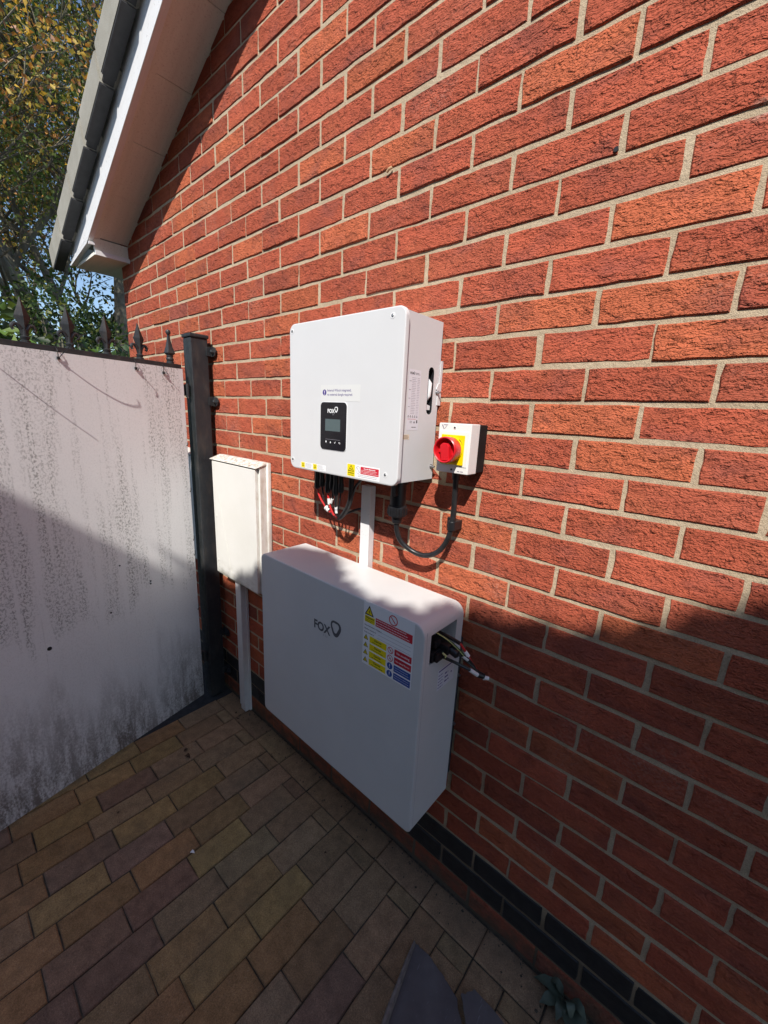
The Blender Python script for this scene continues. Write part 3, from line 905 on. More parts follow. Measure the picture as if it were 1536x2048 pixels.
for p in ((BX1, -0.020, 1.437), (BX1, -0.018, 1.640)):
    b = MB().lathe([(0.0065, 0), (0.0065, 0.001), (0.0045, 0.0012), (0.0045, 0.006), (0.003, 0.007), (0.003, 0.012), (0.002, 0.0125)], p, (1, 0, 0), ZINC, 14)
    rel(b, IO).build("bolt", inv)
# display
DX0, DX1, DZ0, DZ1 = -0.556, -0.4455, 1.4665, 1.6015
dp = [inset(DX0, DX1, DZ0, DZ1, 0.012, d) for d in (0.0012, 0, 0)]
disp = rel(ring_body(dp, [LY - 0.0024, LY - 0.0018, LY + 0.0002], None, GLOSSB), IO).build("display", inv)
rim = [inset(DX0 - 0.0016, DX1 + 0.0016, DZ0 - 0.0016, DZ1 + 0.0016, 0.0136, d) for d in (0.0006, 0, 0)]
rel(ring_body(rim, [LY - 0.0011, LY - 0.0007, LY + 0.0002], None, UPVC), IO).build("display_rim", inv)
rel(MB().box(-0.5335, -0.4695, LY - 0.0028, LY - 0.0023, 1.5205, 1.5545, LCD), IO).build("screen", disp)
O0 = Vector((DX0, LY - 0.0024, DZ0)) - IO
els = [('text', I_WHITE, 0, "FOX", 0.0315, 0.1055, 0.0150, 0.035, 'LEFT'), fox_ring(0.0690, 0.1155, 0.0080, I_WHITE, 0), ('text', I_GREY, 0, "ESS", 0.0535, 0.0995, 0.0048, 0.0, 'LEFT'),
       ('rect', I_GREY, 0, 0.0235, 0.0298, 0.0865, 0.0304)]
for i, x in enumerate((0.0268, 0.0462, 0.0655, 0.0850)):
    if i == 0: els.append(('poly', I_WHITE, 0, [(x, 0.0185), (x + 0.0024, 0.0225), (x + 0.0016, 0.0255), (x - 0.0016, 0.0255), (x - 0.0024, 0.0225)]))
    elif i == 1: els.append(('poly', I_WHITE, 0, [(x - 0.0026, 0.0205), (x, 0.0252), (x + 0.0026, 0.0205), (x, 0.0188)]))
    elif i == 2: els.append(('poly', I_WHITE, 0, [(x - 0.0030, 0.0222), (x - 0.0008, 0.0192), (x + 0.0036, 0.0248), (x + 0.0028, 0.0254), (x - 0.0008, 0.0210), (x - 0.0022, 0.0230)]))
    else: els += [('ring', I_WHITE, 0, [(x + 0.003 * math.cos(a), 0.0212 + 0.0026 * math.sin(a)) for a in np.linspace(-1.4, 2.2, 14)], [(x + 0.0019 * math.cos(a), 0.0212 + 0.0016 * math.sin(a)) for a in np.linspace(-1.4, 2.2, 14)]),
                  ('poly', I_WHITE, 0, [(x - 0.0042, 0.0228), (x - 0.0012, 0.0250), (x - 0.0012, 0.0206)])]
decal("display_print", disp, O0, XF, ZF, els, 0.0002)
# stickers on the cover
O1 = Vector((-0.5575, LY, 1.6050)) - IO
decal("clear_label", inv, O1, XF, ZF, [('rect', I_CLEAR, 0, 0, 0, 0.162, 0.044), ('disc', I_PURP, 1, 0.0165, 0.0235, 0.0082, 0.0082), ('rect', I_WHITE, 2, 0.0153, 0.0215, 0.0177, 0.0285), ('disc', I_WHITE, 2, 0.0165, 0.0188, 0.0013, 0.0013),
    ('text', I_PURP, 1, "Internal WSock integrated,", 0.0285, 0.0262, 0.0094, 0.004, 'LEFT'), ('text', I_PURP, 1, "no external dongle required.", 0.0285, 0.0148, 0.0094, 0.004, 'LEFT'),
    ], 0.0003, 0.96)
O2 = Vector((-0.653, LY, 1.3985)) - IO
e2 = [('rect', I_WHITE, 0, 0, 0, 0.122, 0.0185)]
for x in (0.003, 0.062):
    e2 += [('rect', I_YEL, 1, x, 0.001, x + 0.018, 0.0175), ('poly', I_BLK, 2, [(x + 0.003, 0.006), (x + 0.015, 0.006), (x + 0.009, 0.0155)]), ('poly', I_YEL, 3, [(x + 0.0052, 0.0072), (x + 0.0128, 0.0072), (x + 0.009, 0.0132)]), ('lines', I_GREY, 1, x + 0.021, 0.002, x + 0.052, 0.017, 5, 0.0009)]
decal("warning_label", inv, O2, XF, ZF, e2, 0.0003)
O3 = Vector((-0.4395, LY, 1.3985)) - IO
e3 = [('rect', I_WHITE, 0, 0, 0, 0.126, 0.0365), ('rect', I_YEL, 1, 0.0015, 0.0015, 0.0325, 0.0355), ('poly', I_BLK, 2, [(0.005, 0.0155), (0.029, 0.0155), (0.017, 0.0335)]), ('poly', I_YEL, 3, [(0.0082, 0.0175), (0.0258, 0.0175), (0.017, 0.0305)]),
      ('text', I_BLK, 4, "~", 0.017, 0.0175, 0.016, 0.02, 'CENTER'), ('text', I_BLK, 2, "WARNING", 0.017, 0.0090, 0.0052, 0.03, 'CENTER'), ('text', I_BLK, 2, "Dual supply", 0.017, 0.0040, 0.0046, 0.01, 'CENTER'),
      ('ring', I_GREY, 1, circ(0.0445, 0.0225, 0.0085, 24, 0.0105), circ(0.0445, 0.0225, 0.0077, 24, 0.0097)), ('poly', I_GREY, 1, [(0.0385, 0.0295), (0.0397, 0.0302), (0.0505, 0.0155), (0.0493, 0.0148)]),
      ('rect', I_RED, 1, 0.0545, 0.0125, 0.1225, 0.0325), ('text', I_WHITE, 2, "Do not disconnect", 0.0885, 0.0265, 0.0056, 0.03, 'CENTER'), ('lines', I_WHITE, 2, 0.0575, 0.0140, 0.1215, 0.0250, 3, 0.0009), ('lines', I_GREY, 1, 0.0445, 0.0025, 0.1205, 0.0110, 2, 0.0011)]
decal("warning_label", inv, O3, XF, ZF, e3, 0.0003)
# rating plate on the right side
O4 = Vector((BX1, -0.1445, 1.538)) - IO
e4 = [('rect', I_LAV, 0, 0, 0, 0.050, 0.150), ('text', I_BLK, 1, "FOX", 0.004, 0.138, 0.0075, 0.03, 'LEFT'), fox_ring(0.0205, 0.1415, 0.0034, I_BLK, 1), ('lines', I_BLK, 1, 0.026, 0.1375, 0.047, 0.1435, 2, 0.0010)]
for i in range(22):
    z = 0.129 - i * 0.0042
    if i % 5 == 2: e4.append(('lines', I_BLK, 1, 0.003, z, 0.012, z + 0.002, 1, 0.0009))
    e4.append(('lines', I_GREY, 1, 0.0135, z, 0.033, z + 0.002, 1, 0.0009)); e4.append(('lines', I_GREY, 1, 0.036, z, 0.048, z + 0.002, 1, 0.0009))
for i in range(5):
    x = 0.006 + i * 0.009; e4.append(('poly', I_BLK, 1, [(x - 0.003, 0.0325), (x + 0.003, 0.0325), (x, 0.0385)])); e4.append(('poly', I_LAV, 2, [(x - 0.0015, 0.0335), (x + 0.0015, 0.0335), (x, 0.0365)]))
e4 += [('lines', I_RED, 1, 0.004, 0.0265, 0.045, 0.0295, 1, 0.0009), ('text', I_BLK, 1, "CE", 0.013, 0.018, 0.0075, 0.0, 'LEFT'), ('poly', I_BLK, 1, [(0.029, 0.018), (0.035, 0.018), (0.032, 0.024)]), ('rect', I_BLK, 1, 0.041, 0.018, 0.0455, 0.0255), ('lines', I_BLK, 1, 0.022, 0.0065, 0.046, 0.0085, 1, 0.0016)]
decal("rating_plate", inv, O4, YF, ZF, e4, 0.0003)
O5 = Vector((BX1, -0.1635, 1.514)) - IO
decal("seal_label", inv, O5, YF, ZF, [('rect', flat("seal_paper", (0.74, 0.60, 0.45)), 0, 0, 0, 0.034, 0.0125), ('poly', I_BLK, 1, [(0.002, 0.0025), (0.009, 0.0025), (0.0055, 0.0095)]), ('poly', flat("seal_orange", (0.7, 0.35, 0.08)), 2, [(0.0036, 0.0034), (0.0074, 0.0034), (0.0055, 0.0074)]), ('lines', I_BLK, 1, 0.011, 0.0015, 0.032, 0.011, 3, 0.0011)], 0.0003)
# glands and sockets under the case
for i, (x, y) in enumerate(((-0.665, -0.10), (-0.640, -0.10), (-0.612, -0.10), (-0.590, -0.10), (-0.566, -0.105), (-0.548, -0.10), (-0.505, -0.095), (-0.455, -0.09), (-0.40, -0.085))):
    b = MB().lathe([(0.0115, 0), (0.0115, 0.008), (0.0085, 0.0085), (0.0085, 0.022), (0.006, 0.024)], (x, y, BZ0 - 0.0005), (0, 0, -1), BLACKP, 14)
    rel(b, IO).build("socket", inv)
b = MB().lathe([(0.012, 0), (0.012, 0.012), (0.0, 0.0125)], (-0.680, -0.12, BZ0), (0, 0, -1), BLACKP, 14); rel(b, IO).build("socket", inv)

# ------------------------------------------------------------------ dc leads under the inverter
def sm(pts, k=5):
    """smooth curve through the points"""
    P = [Vector(p) for p in pts]; out = []
    for i in range(len(P) - 1):
        p0 = P[max(i - 1, 0)]; p1 = P[i]; p2 = P[i + 1]; p3 = P[min(i + 2, len(P) - 1)]
        for j in range(k):
            t = j / k
            out.append(0.5 * ((2 * p1) + (p2 - p0) * t + (2 * p0 - 5 * p1 + 4 * p2 - p3) * t * t + (3 * p1 - p0 - 3 * p2 + p3) * t ** 3))
    return out + [P[-1]]
leads = empty("cable_bundle", (-0.58, -0.1, 1.24), 0, "red and black leads with white sleeves hanging under the inverter", "cables")
LO = leads.location.copy()
def lead(name, pts, r, mat, parent, O_, n=8): return rel(MB().tube(sm(pts), r, mat, n), O_).build(name, parent)
def sleeve(p, q, r, parent, O_, mark=None):
    b = MB().tube([p, q], r, SLEEVE, 12)
    if mark:
        pm = Vector(p).lerp(Vector(q), 0.35); pn = Vector(p).lerp(Vector(q), 0.5); b.tube([pm, pn], r * 1.015, I_GREY, 12)
    return rel(b, O_).build("sleeve", parent)
def plug(p, q, parent, O_):
    p, q = Vector(p), Vector(q); a = (q - p); L = a.length
    b = MB().lathe([(0.0065, 0), (0.0078, 0.004), (0.0078, L * 0.45), (0.0095, L * 0.5), (0.0098, L * 0.85), (0.0080, L * 0.95), (0.005, L)], p, a, BLACKP, 12)
    return rel(b, O_).build("connector", parent)
plug((-0.665, -0.10, 1.378), (-0.664, -0.10, 1.318), leads, LO)
plug((-0.640, -0.10, 1.378), (-0.639, -0.10, 1.328), leads, LO)
plug((-0.612, -0.10, 1.378), (-0.611, -0.10, 1.312), leads, LO)
plug((-0.590, -0.10, 1.378), (-0.590, -0.10, 1.325), leads, LO)
plug((-0.566, -0.105, 1.378), (-0.566, -0.105, 1.310), leads, LO)
plug((-0.548, -0.10, 1.378), (-0.547, -0.10, 1.322), leads, LO)
lead("lead", [(-0.664, -0.10, 1.322), (-0.658, -0.10, 1.305), (-0.645, -0.10, 1.285), (-0.622, -0.098, 1.262), (-0.600, -0.095, 1.246)], 0.0034, REDW, leads, LO)
lead("lead", [(-0.639, -0.10, 1.332), (-0.633, -0.10, 1.300), (-0.622, -0.098, 1.270), (-0.602, -0.092, 1.245)], 0.0032, CABLE, leads, LO)
lead("lead", [(-0.611, -0.10, 1.316), (-0.606, -0.10, 1.295), (-0.598, -0.10, 1.268), (-0.580, -0.097, 1.240), (-0.560, -0.09, 1.231)], 0.0036, REDW, leads, LO)
lead("lead", [(-0.590, -0.10, 1.33), (-0.586, -0.10, 1.30), (-0.596, -0.10, 1.282), (-0.606, -0.098, 1.262), (-0.60, -0.092, 1.246)], 0.0028, CABLE, leads, LO)
lead("lead", [(-0.566, -0.105, 1.315), (-0.566, -0.105, 1.285), (-0.566, -0.10, 1.255), (-0.560, -0.09, 1.232)], 0.0030, CABLE, leads, LO)
lead("lead", [(-0.547, -0.10, 1.326), (-0.552, -0.10, 1.290), (-0.561, -0.098, 1.255), (-0.560, -0.09, 1.232)], 0.0026, CABLE, leads, LO)
lead("lead", [(-0.505, -0.095, 1.385), (-0.505, -0.095, 1.330), (-0.512, -0.094, 1.295), (-0.530, -0.092, 1.265), (-0.550, -0.09, 1.243), (-0.566, -0.088, 1.232)], 0.0085, CABLE, leads, LO)
lead("lead", [(-0.455, -0.09, 1.385), (-0.470, -0.09, 1.372), (-0.492, -0.088, 1.350), (-0.507, -0.09, 1.310), (-0.525, -0.09, 1.270)], 0.0045, CABLE, leads, LO)
lead("lead", [(-0.600, -0.095, 1.246), (-0.590, -0.09, 1.236), (-0.575, -0.088, 1.230), (-0.560, -0.085, 1.236), (-0.545, -0.075, 1.250), (-0.530, -0.03, 1.262), (-0.521, -0.012, 1.26)], 0.0042, CABLE, leads, LO)
sleeve((-0.621, -0.098, 1.261), (-0.606, -0.096, 1.252), 0.0085, leads, LO, True)
sleeve((-0.605, -0.10, 1.294), (-0.602, -0.10, 1.275), 0.0052, leads, LO)
sleeve((-0.587, -0.10, 1.296), (-0.593, -0.10, 1.281), 0.0050, leads, LO)
sleeve((-0.566, -0.102, 1.272), (-0.565, -0.10, 1.252), 0.0052, leads, LO, True)
b = MB()
for k in range(2):
    z = 1.238 + 0.004 * k; b.tube([(-0.570 + 0.014 * math.cos(a), -0.090 + 0.013 * math.sin(a), z + 0.004 * math.cos(a)) for a in [2 * PI * i / 16 for i in range(16)]], 0.0012, BLACKP, 5, closed=True)
rel(b, LO).build("cable_tie", leads)

# ------------------------------------------------------------------ isolator
IX0, IX1, IZ0, IZ1 = -0.198, -0.1035, 1.437, 1.561
iso = empty("isolator_switch", ((IX0 + IX1) / 2, 0, IZ0), 0, "rotary isolator with red knob on a yellow plate, right of the inverter", "switch")
SO = iso.location.copy()
rel(MB().bevbox(IX0 + 0.0012, IX1 - 0.0012, -0.0435, -0.0005, IZ0 + 0.0012, IZ1 - 0.0012, ISOB, 0.003), SO).build("base", iso)
icv = rel(MB().bevbox(IX0, IX1, -0.087, -0.0440, IZ0, IZ1, ISOC, 0.0025), SO).build("cover", iso)
rel(MB().bevbox(IX0 + 0.005, IX1 - 0.005, -0.0885, -0.0862, IZ0 + 0.0175, IZ1 - 0.0195, ISOC, 0.001), SO).build("raised_panel", icv)
kx, kz = -0.1515, 1.4965
rel(MB().bevbox(kx - 0.0335, kx + 0.0335, -0.0925, -0.0878, kz - 0.0375, kz + 0.0365, YELP, 0.0015), SO).build("yellow_plate", iso)
b = MB().lathe([(0.0315, 0), (0.0315, 0.004), (0.029, 0.0045)], (kx, -0.0924, kz), (0, -1, 0), YELP, 36); rel(b, SO).build("yellow_collar", iso)
kn = MB().lathe([(0.0300, 0), (0.0312, 0.003), (0.0325, 0.026), (0.0320, 0.030), (0.0300, 0.0315), (0.0278, 0.030), (0.0268, 0.008), (0.0, 0.007)], (kx, -0.0970, kz), (0, -1, 0), REDP, 40)
knob = rel(kn, SO).build("knob", iso)
Tk = Matrix.Translation((kx, -0.104, kz)) @ Matrix.Rotation(math.radians(-6), 4, 'Y')
hb = MB().prism([(-0.010, -0.0262), (0.012, -0.0262), (0.0125, 0.008), (0.008, 0.0155), (-0.004, 0.0175), (-0.012, 0.012), (-0.0125, 0.002)], -0.0225, 0.0, REDP, 'y', Tk)
hb.prism([(-0.0255, -0.006), (-0.011, -0.004), (-0.011, 0.004), (-0.0255, 0.003)], -0.010, 0.0, REDP, 'y', Tk)
hb.prism([(0.0118, -0.016), (0.0245, -0.010), (0.020, 0.010), (0.0118, 0.009)], -0.009, 0.0, REDP, 'y', Tk)
rel(hb, SO).build("grip", knob, bevel=0.0012)
OI = Vector((IX0, -0.0885, IZ0)) - SO
decal("switch_print", iso, Vector((kx, -0.0925, kz)) - SO, XF, ZF, [('ring', I_BLK, 0, [(0.0305 * math.cos(a), 0.004 + 0.0305 * math.sin(a)) for a in np.linspace(-0.1, 0.85, 12)], [(0.0285 * math.cos(a), 0.004 + 0.0285 * math.sin(a)) for a in np.linspace(-0.1, 0.85, 12)])], 0.0003)
decal("cover_print", iso, Vector((IX0, -0.087, IZ0)) - SO, XF, ZF, [('lines', I_GREY, 0, 0.064, 0.0035, 0.086, 0.0085, 1, 0.0022), ('poly', I_GREY, 0, [(0.008, 0.1195), (0.012, 0.1195), (0.0165, 0.110), (0.0145, 0.1085)]), ('poly', I_GREY, 0, [(0.014, 0.1205), (0.028, 0.1205), (0.024, 0.118), (0.014, 0.1188)]), ('poly', I_GREY, 0, [(0.022, 0.117), (0.024, 0.117), (0.0175, 0.1085), (0.016, 0.1085)])], 0.0003)
for p in ((kx + 0.001, -0.087, IZ1 - 0.0105), (kx + 0.001, -0.087, IZ0 + 0.009)):
    b = MB().lathe([(0.0042, 0), (0.0042, 0.0008), (0.0030, 0.0010)], p, (0, -1, 0), ISOC, 14); b.lathe([(0.0030, 0), (0.0028, 0.0012)], p, (0, -1, 0), BLACKP, 10)
    rel(b, SO).build("screw", iso)
b = MB().lathe([(0.012, 0), (0.012, 0.010), (0.0105, 0.011), (0.0105, 0.022), (0.009, 0.024)], (-0.163, -0.040, IZ0 + 0.0005), (0, 0, -1), BLACKP, 16); rel(b, SO).build("gland", iso)

# ------------------------------------------------------------------ ac cable with its plug
acc = empty("power_cable", (-0.26, -0.06, 1.18), 0, "thick black cable looping from its round plug to the isolator", "cable")
AO = acc.location.copy()
path = [(-0.317, -0.090, 1.272), (-0.316, -0.088, 1.245), (-0.305, -0.078, 1.212), (-0.272, -0.062, 1.187), (-0.232, -0.053, 1.183), (-0.195, -0.046, 1.204), (-0.172, -0.041, 1.243), (-0.164, -0.037, 1.290), (-0.163, -0.037, 1.350), (-0.163, -0.040, 1.415), (-0.163, -0.040, 1.425)]
rel(MB().tube(sm(path, 6), 0.0076, CABLE, 14), AO).build("cable", acc)
pl = MB().lathe([(0.026, 0), (0.026, 0.016), (0.0225, 0.017), (0.0225, 0.050), (0.0235, 0.052), (0.0235, 0.078), (0.0265, 0.080), (0.0275, 0.084), (0.0275, 0.106), (0.0255, 0.110), (0.0165, 0.112), (0.014, 0.130), (0.0105, 0.133)], (-0.317, -0.090, BZ0 + 0.0005), (0, 0, -1), BLACKP, 24)
plo = rel(pl, AO).build("plug", acc)
nb = MB()
for i in range(18):
    a = 2 * PI * i / 18; c_ = Vector((-0.317 + 0.0275 * math.cos(a), -0.090 + 0.0275 * math.sin(a), 0))
    nb.box(c_.x - 0.0014, c_.x + 0.0014, c_.y - 0.0014, c_.y + 0.0014, BZ0 - 0.1045, BZ0 - 0.085, BLACKP)
rel(nb, AO).build("nut_ribs", plo)
rel(MB().prism([(-0.006, 0), (0.008, 0), (0.011, -0.028), (-0.004, -0.034)], -0.121, -0.109, BLACKP, 'y', Matrix.Translation((-0.312, 0, BZ0 - 0.018))), AO).build("latch", plo, bevel=0.001)
cl = MB()
cl.box(-0.196, -0.172, -0.012, -0.001, 1.271, 1.299, BLACKP)
cl.lathe([(0.0118, 0), (0.0118, 0.026)], (-0.1645, -0.037, 1.272), (0, 0, 1), BLACKP, 18)
cl.box(-0.176, -0.153, -0.037, -0.001, 1.2725, 1.2975, BLACKP)
clo = rel(cl, AO).build("wall_clip", acc, bevel=0.0012)
screwb = MB().lathe([(0.0040, 0), (0.0035, 0.0015), (0.002, 0.0022)], (-0.185, -0.0121, 1.286), (0, -1, 0), ZINC, 12); rel(screwb, AO).build("screw", clo)

# ------------------------------------------------------------------ battery
QX0, QX1, QYF, QYB, QZ0, QZ1 = -0.832, -0.1035, -0.220, -0.032, 0.420, 1.071
bat = empty("battery_case", ((QX0 + QX1) / 2, 0, QZ0), 0, "large pale grey battery case with rounded corners and colour warning sheet", "battery")
BO = bat.location.copy()
HY0, HY1, HZ0, HZ1 = -0.190, -0.066, 0.950, 1.036
def bprof(d):
    p = rrect(QX0 + d, QX1 - d, QZ0 + d, QZ1 - d, 0.03, 8, (0.016 , 0.016, 0.034 - d, 0.022))
    # stations on the right side for the cable opening
    i = max(k for k, q in enumerate(p) if abs(q[0] - (QX1 - d)) < 1e-6 and q[1] < 0.7)
    return p[:i + 1] + [(QX1 - d, HZ0), (QX1 - d, HZ1)] + p[i + 1:], i
ys = [QYF, QYF + 0.0012, QYF + 0.004, HY0, HY1, QYB]
profs = []
for d in (0.004, 0.0012, 0, 0, 0, 0):
    p_, ih = bprof(d); profs.append(p_)
b = MB(); n = len(profs[0]); V = []
for p_, y in zip(profs, ys): V += [(x, y, z) for x, z in p_]
F = []
for i in range(5):
    for k in range(n):
        if i == 3 and k == ih + 1: continue
        F.append((i * n + k, i * n + (k + 1) % n, (i + 1) * n + (k + 1) % n, (i + 1) * n + k))
b.add(V, F, CASE2, True); b.add(V[:n], [tuple(range(n))], CASE2); b.add(V[-n:], [tuple(range(n))], CASE2)
rel(b, BO)
bo = b.build("case", bat)
rc = MB(); D = 0.10
c8 = [(QX1, HY0, HZ0), (QX1, HY1, HZ0), (QX1, HY1, HZ1), (QX1, HY0, HZ1)]; c9 = [(x - D, y, z) for x, y, z in c8]
rc.add(c8 + c9, [(0, 1, 5, 4), (1, 2, 6, 5), (2, 3, 7, 6), (3, 0, 4, 7), (4, 5, 6, 7)], CASE2)
rel(rc, BO).build("cable_recess", bat)
rel(MB().box(-0.80, -0.128, -0.0315, -0.0005, 0.50, 1.00, BLACKP), BO).build("wall_bracket", bat)
rel(MB().bevbox(-0.1275, -0.112, -0.030, -0.002, 0.47, 0.95, STEEL, 0.002), BO).build("wall_bracket", bat)
for z in (0.83, 0.66):
    rel(MB().lathe([(0.006, 0), (0.006, 0.003), (0.004, 0.0035), (0.004, 0.008)], (-0.112, -0.014, z), (1, 0, 0), ZINC, 12), BO).build("bolt", bat)
rel(MB().box(QX1 - 0.0005, QX1 + 0.0001, QYF + 0.0120, QYF + 0.0126, QZ0 + 0.02, HZ0 + 0.1, I_GREY), BO).build("seam", bat)
OB = Vector((-0.531, QYF, 0.890)) - BO
decal("case_print", bat, OB, XF, ZF, [('text', I_DGREY, 0, "FOX", 0.0, 0.0095, 0.0415, 0.034, 'LEFT'), fox_ring(0.1045, 0.0445, 0.0265, I_DGREY, 0), ('text', I_GREY, 0, "E S S", 0.047, -0.004, 0.0110, 0.0, 'LEFT')], 0.0003, 0.94)
# warning sheet
WX, WZ, WW, WH = -0.3125, 0.8755, 0.178, 0.1925
OW = Vector((WX, QYF, WZ)) - BO
e = [('rect', I_WHITE, 0, 0, 0, WW, WH)]
e += warn_tri(0.0215, 0.1655, 0.034, 1)
e += [('rect', I_YEL, 1, 0.005, 0.1335, 0.043, 0.1530), ('text', I_BLK, 2, "Warning", 0.024, 0.1450, 0.0090, 0.02, 'CENTER'), ('lines', I_BLK, 2, 0.008, 0.1345, 0.040, 0.1430, 2, 0.0014)]
e += prohib(0.1075, 0.1735, 0.0150, 1)
e += [('rect', I_RED, 1, 0.046, 0.1330, 0.173, 0.1575), ('lines', I_WHITE, 2, 0.049, 0.1345, 0.171, 0.1565, 3, 0.0019)]
for i, (t, v) in enumerate((("Nominal battery voltage is", "51.2 V"), ("Battery capacity is", "5.18 Ah"), ("Fault current is", "kA"))):
    z = 0.1215 - i * 0.0108
    e += [('text', I_BLK, 1, t, 0.005, z, 0.0060, 0.012, 'LEFT'), ('rect', I_GREY, 1, 0.062 - i * 0.004, z - 0.0006, 0.170, z + 0.0002)]
for i in range(4):
    z = 0.0085 + i * 0.0235
    e += warn_tri(0.0125, z + 0.0055, 0.0180, 1)
    e += [('rect', I_YEL, 1, 0.0265, z - 0.0040, 0.0890, z + 0.0155), ('text', I_BLK, 2, "Danger", 0.0578, z + 0.0062, 0.0090, 0.02, 'CENTER'), ('lines', I_BLK, 2, 0.036, z - 0.0020, 0.082, z + 0.0035, 1, 0.0017)]
    if i >= 2:
        e += [('disc', I_WHITE, 1, 0.1035, z + 0.0055, 0.0105, 0.0105), ('text', I_BLK, 2, "x", 0.1035, z + 0.0025, 0.011, 0.02, 'CENTER')] + prohib(0.1035, z + 0.0055, 0.0098, 3)
        e += [('rect', I_RED, 1, 0.1175, z - 0.0035, 0.1745, z + 0.0155), ('text', I_WHITE, 2, "No smoking" if i == 3 else "No naked flames", 0.146, z + 0.0035, 0.0088 if i == 3 else 0.0068, 0.015, 'CENTER')]
    else:
        e += [('disc', I_BLUE, 1, 0.1035, z + 0.0055, 0.0098, 0.0098), ('rect', I_WHITE, 2, 0.1025, z + 0.0035, 0.1045, z + 0.0115), ('disc', I_WHITE, 2, 0.1035, z + 0.0010, 0.0011, 0.0011)]
        e += [('rect', I_BLUE, 1, 0.1175, z - 0.0045, 0.1745, z + 0.0150), ('lines', I_WHITE, 2, 0.121, z - 0.0015, 0.172, z + 0.0120, 2, 0.0011)]
decal("warning_sheet", bat, OW, XF, ZF, e, 0.0003)
OS = Vector((QX1, -0.142, 0.846)) - BO
decal("rating_plate", bat, OS, YF, ZF, [('rect', I_LAV, 0, 0, 0, 0.085, 0.064), ('rect', I_PURP, 1, 0.004, 0.0565, 0.075, 0.0605)] + [('lines', I_PURP, 1, 0.004, 0.006 + 0.0095 * i, 0.030, 0.009 + 0.0095 * i, 1, 0.0022) for i in range(5)] + [('lines', I_PURP, 1, 0.036 , 0.010 + 0.0125 * i, 0.058, 0.018 + 0.0125 * i, 1, 0.0045) for i in range(3)] + [('disc', I_PURP, 1, 0.07, 0.03, 0.003, 0.003)], 0.0003)

# battery leads coming out of the opening
bl = empty("battery_leads", (-0.10, -0.13, 0.98), 0, "short black, green and red leads sticking out of the battery side opening", "cables")
LB_ = bl.location.copy()
pk = MB()
pk.bevbox(-0.150, -0.098, -0.186, -0.140, 0.954, 0.985, BLACKP, 0.004)
pk.bevbox(-0.098, -0.088, -0.178, -0.148, 0.957, 0.981, BLACKP, 0.003)
rel(pk, LB_).build("connector", bl)
pk = MB(); pk.bevbox(-0.155, -0.075, -0.150, -0.118, 0.972, 0.998, BLACKP, 0.004); pk.lathe([(0.011, 0), (0.011, 0.02), (0.006, 0.024)], (-0.075, -0.134, 0.984), (1, -0.05, -0.25), BLACKP, 12)
rel(pk, LB_).build("connector", bl)
pk = MB(); pk.bevbox(-0.155, -0.098, -0.175, -0.150, 0.992, 1.012, BLACKP, 0.004)
rel(pk, LB_).build("connector", bl)
def on(px, py, y):   # point on the plane of that distance from the wall seen at this spot of the photograph when the leads were measured
    d = fwd + RT * ((px - 768) / FPX) + UP * ((1024 - py) / FPX); t = (y - CAM_POS.y) / d.y
    return CAM_POS + d * t
L1 = [on(872, 1266, -0.160), on(895, 1280, -0.145), on(915, 1298, -0.125), on(928, 1312, -0.11), on(938, 1320, -0.10), on(950, 1336, -0.085), on(962, 1350, -0.075)]
lead("lead", L1, 0.0042, CABLE, bl, LB_)
lead("lead", [p + Vector((0.001, -0.0035, 0.0035)) for p in L1[:4]], 0.0022, GREENW, bl, LB_)
lead("lead", [p + Vector((0.001, -0.0052, 0.0046)) for p in L1[:4]], 0.0013, YELW, bl, LB_)
L2 = [on(876, 1263, -0.125), on(900, 1275, -0.115), on(920, 1287, -0.105), on(930, 1302, -0.10), on(938, 1316, -0.095), on(950, 1335, -0.085), on(961, 1349, -0.075)]
lead("lead", L2[:3], 0.0052, CABLE, bl, LB_)
lead("lead", L2[2:], 0.0036, REDW, bl, LB_)
L3 = [on(886, 1314, -0.160), on(910, 1325, -0.130), on(938, 1339, -0.105), on(955, 1350, -0.085), on(965, 1354, -0.075)]
lead("lead", L3, 0.0042, CABLE, bl, LB_)
L4 = [on(905, 1300, -0.13), on(925, 1315, -0.11), on(942, 1330, -0.095), on(962, 1351, -0.075)]
lead("lead", L4, 0.0038, CABLE, bl, LB_)
sleeve(on(925, 1311, -0.112), on(936, 1319, -0.101), 0.0056, bl, LB_)
sleeve(on(930, 1303, -0.100), on(937, 1313, -0.096), 0.0052, bl, LB_)
sleeve(on(940, 1340, -0.104), on(955, 1350, -0.087), 0.0055, bl, LB_)
b = MB().tube([on(956, 1348, -0.082), on(968, 1353, -0.072)], [0.009, 0.0075], CABLE, 12); rel(b, LB_).build("heat_shrink", bl)
b = MB().tube([on(966, 1355, -0.074), on(978, 1357, -0.066)], [0.0065, 0.0045], SLEEVE, 8); rel(b, LB_).build("tape_end", bl)
b = MB().tube([on(885, 1306, -0.16), on(892, 1312, -0.155), on(888, 1318, -0.158)], 0.0028, YELW, 6); rel(b, LB_).build("cable_tie", bl)

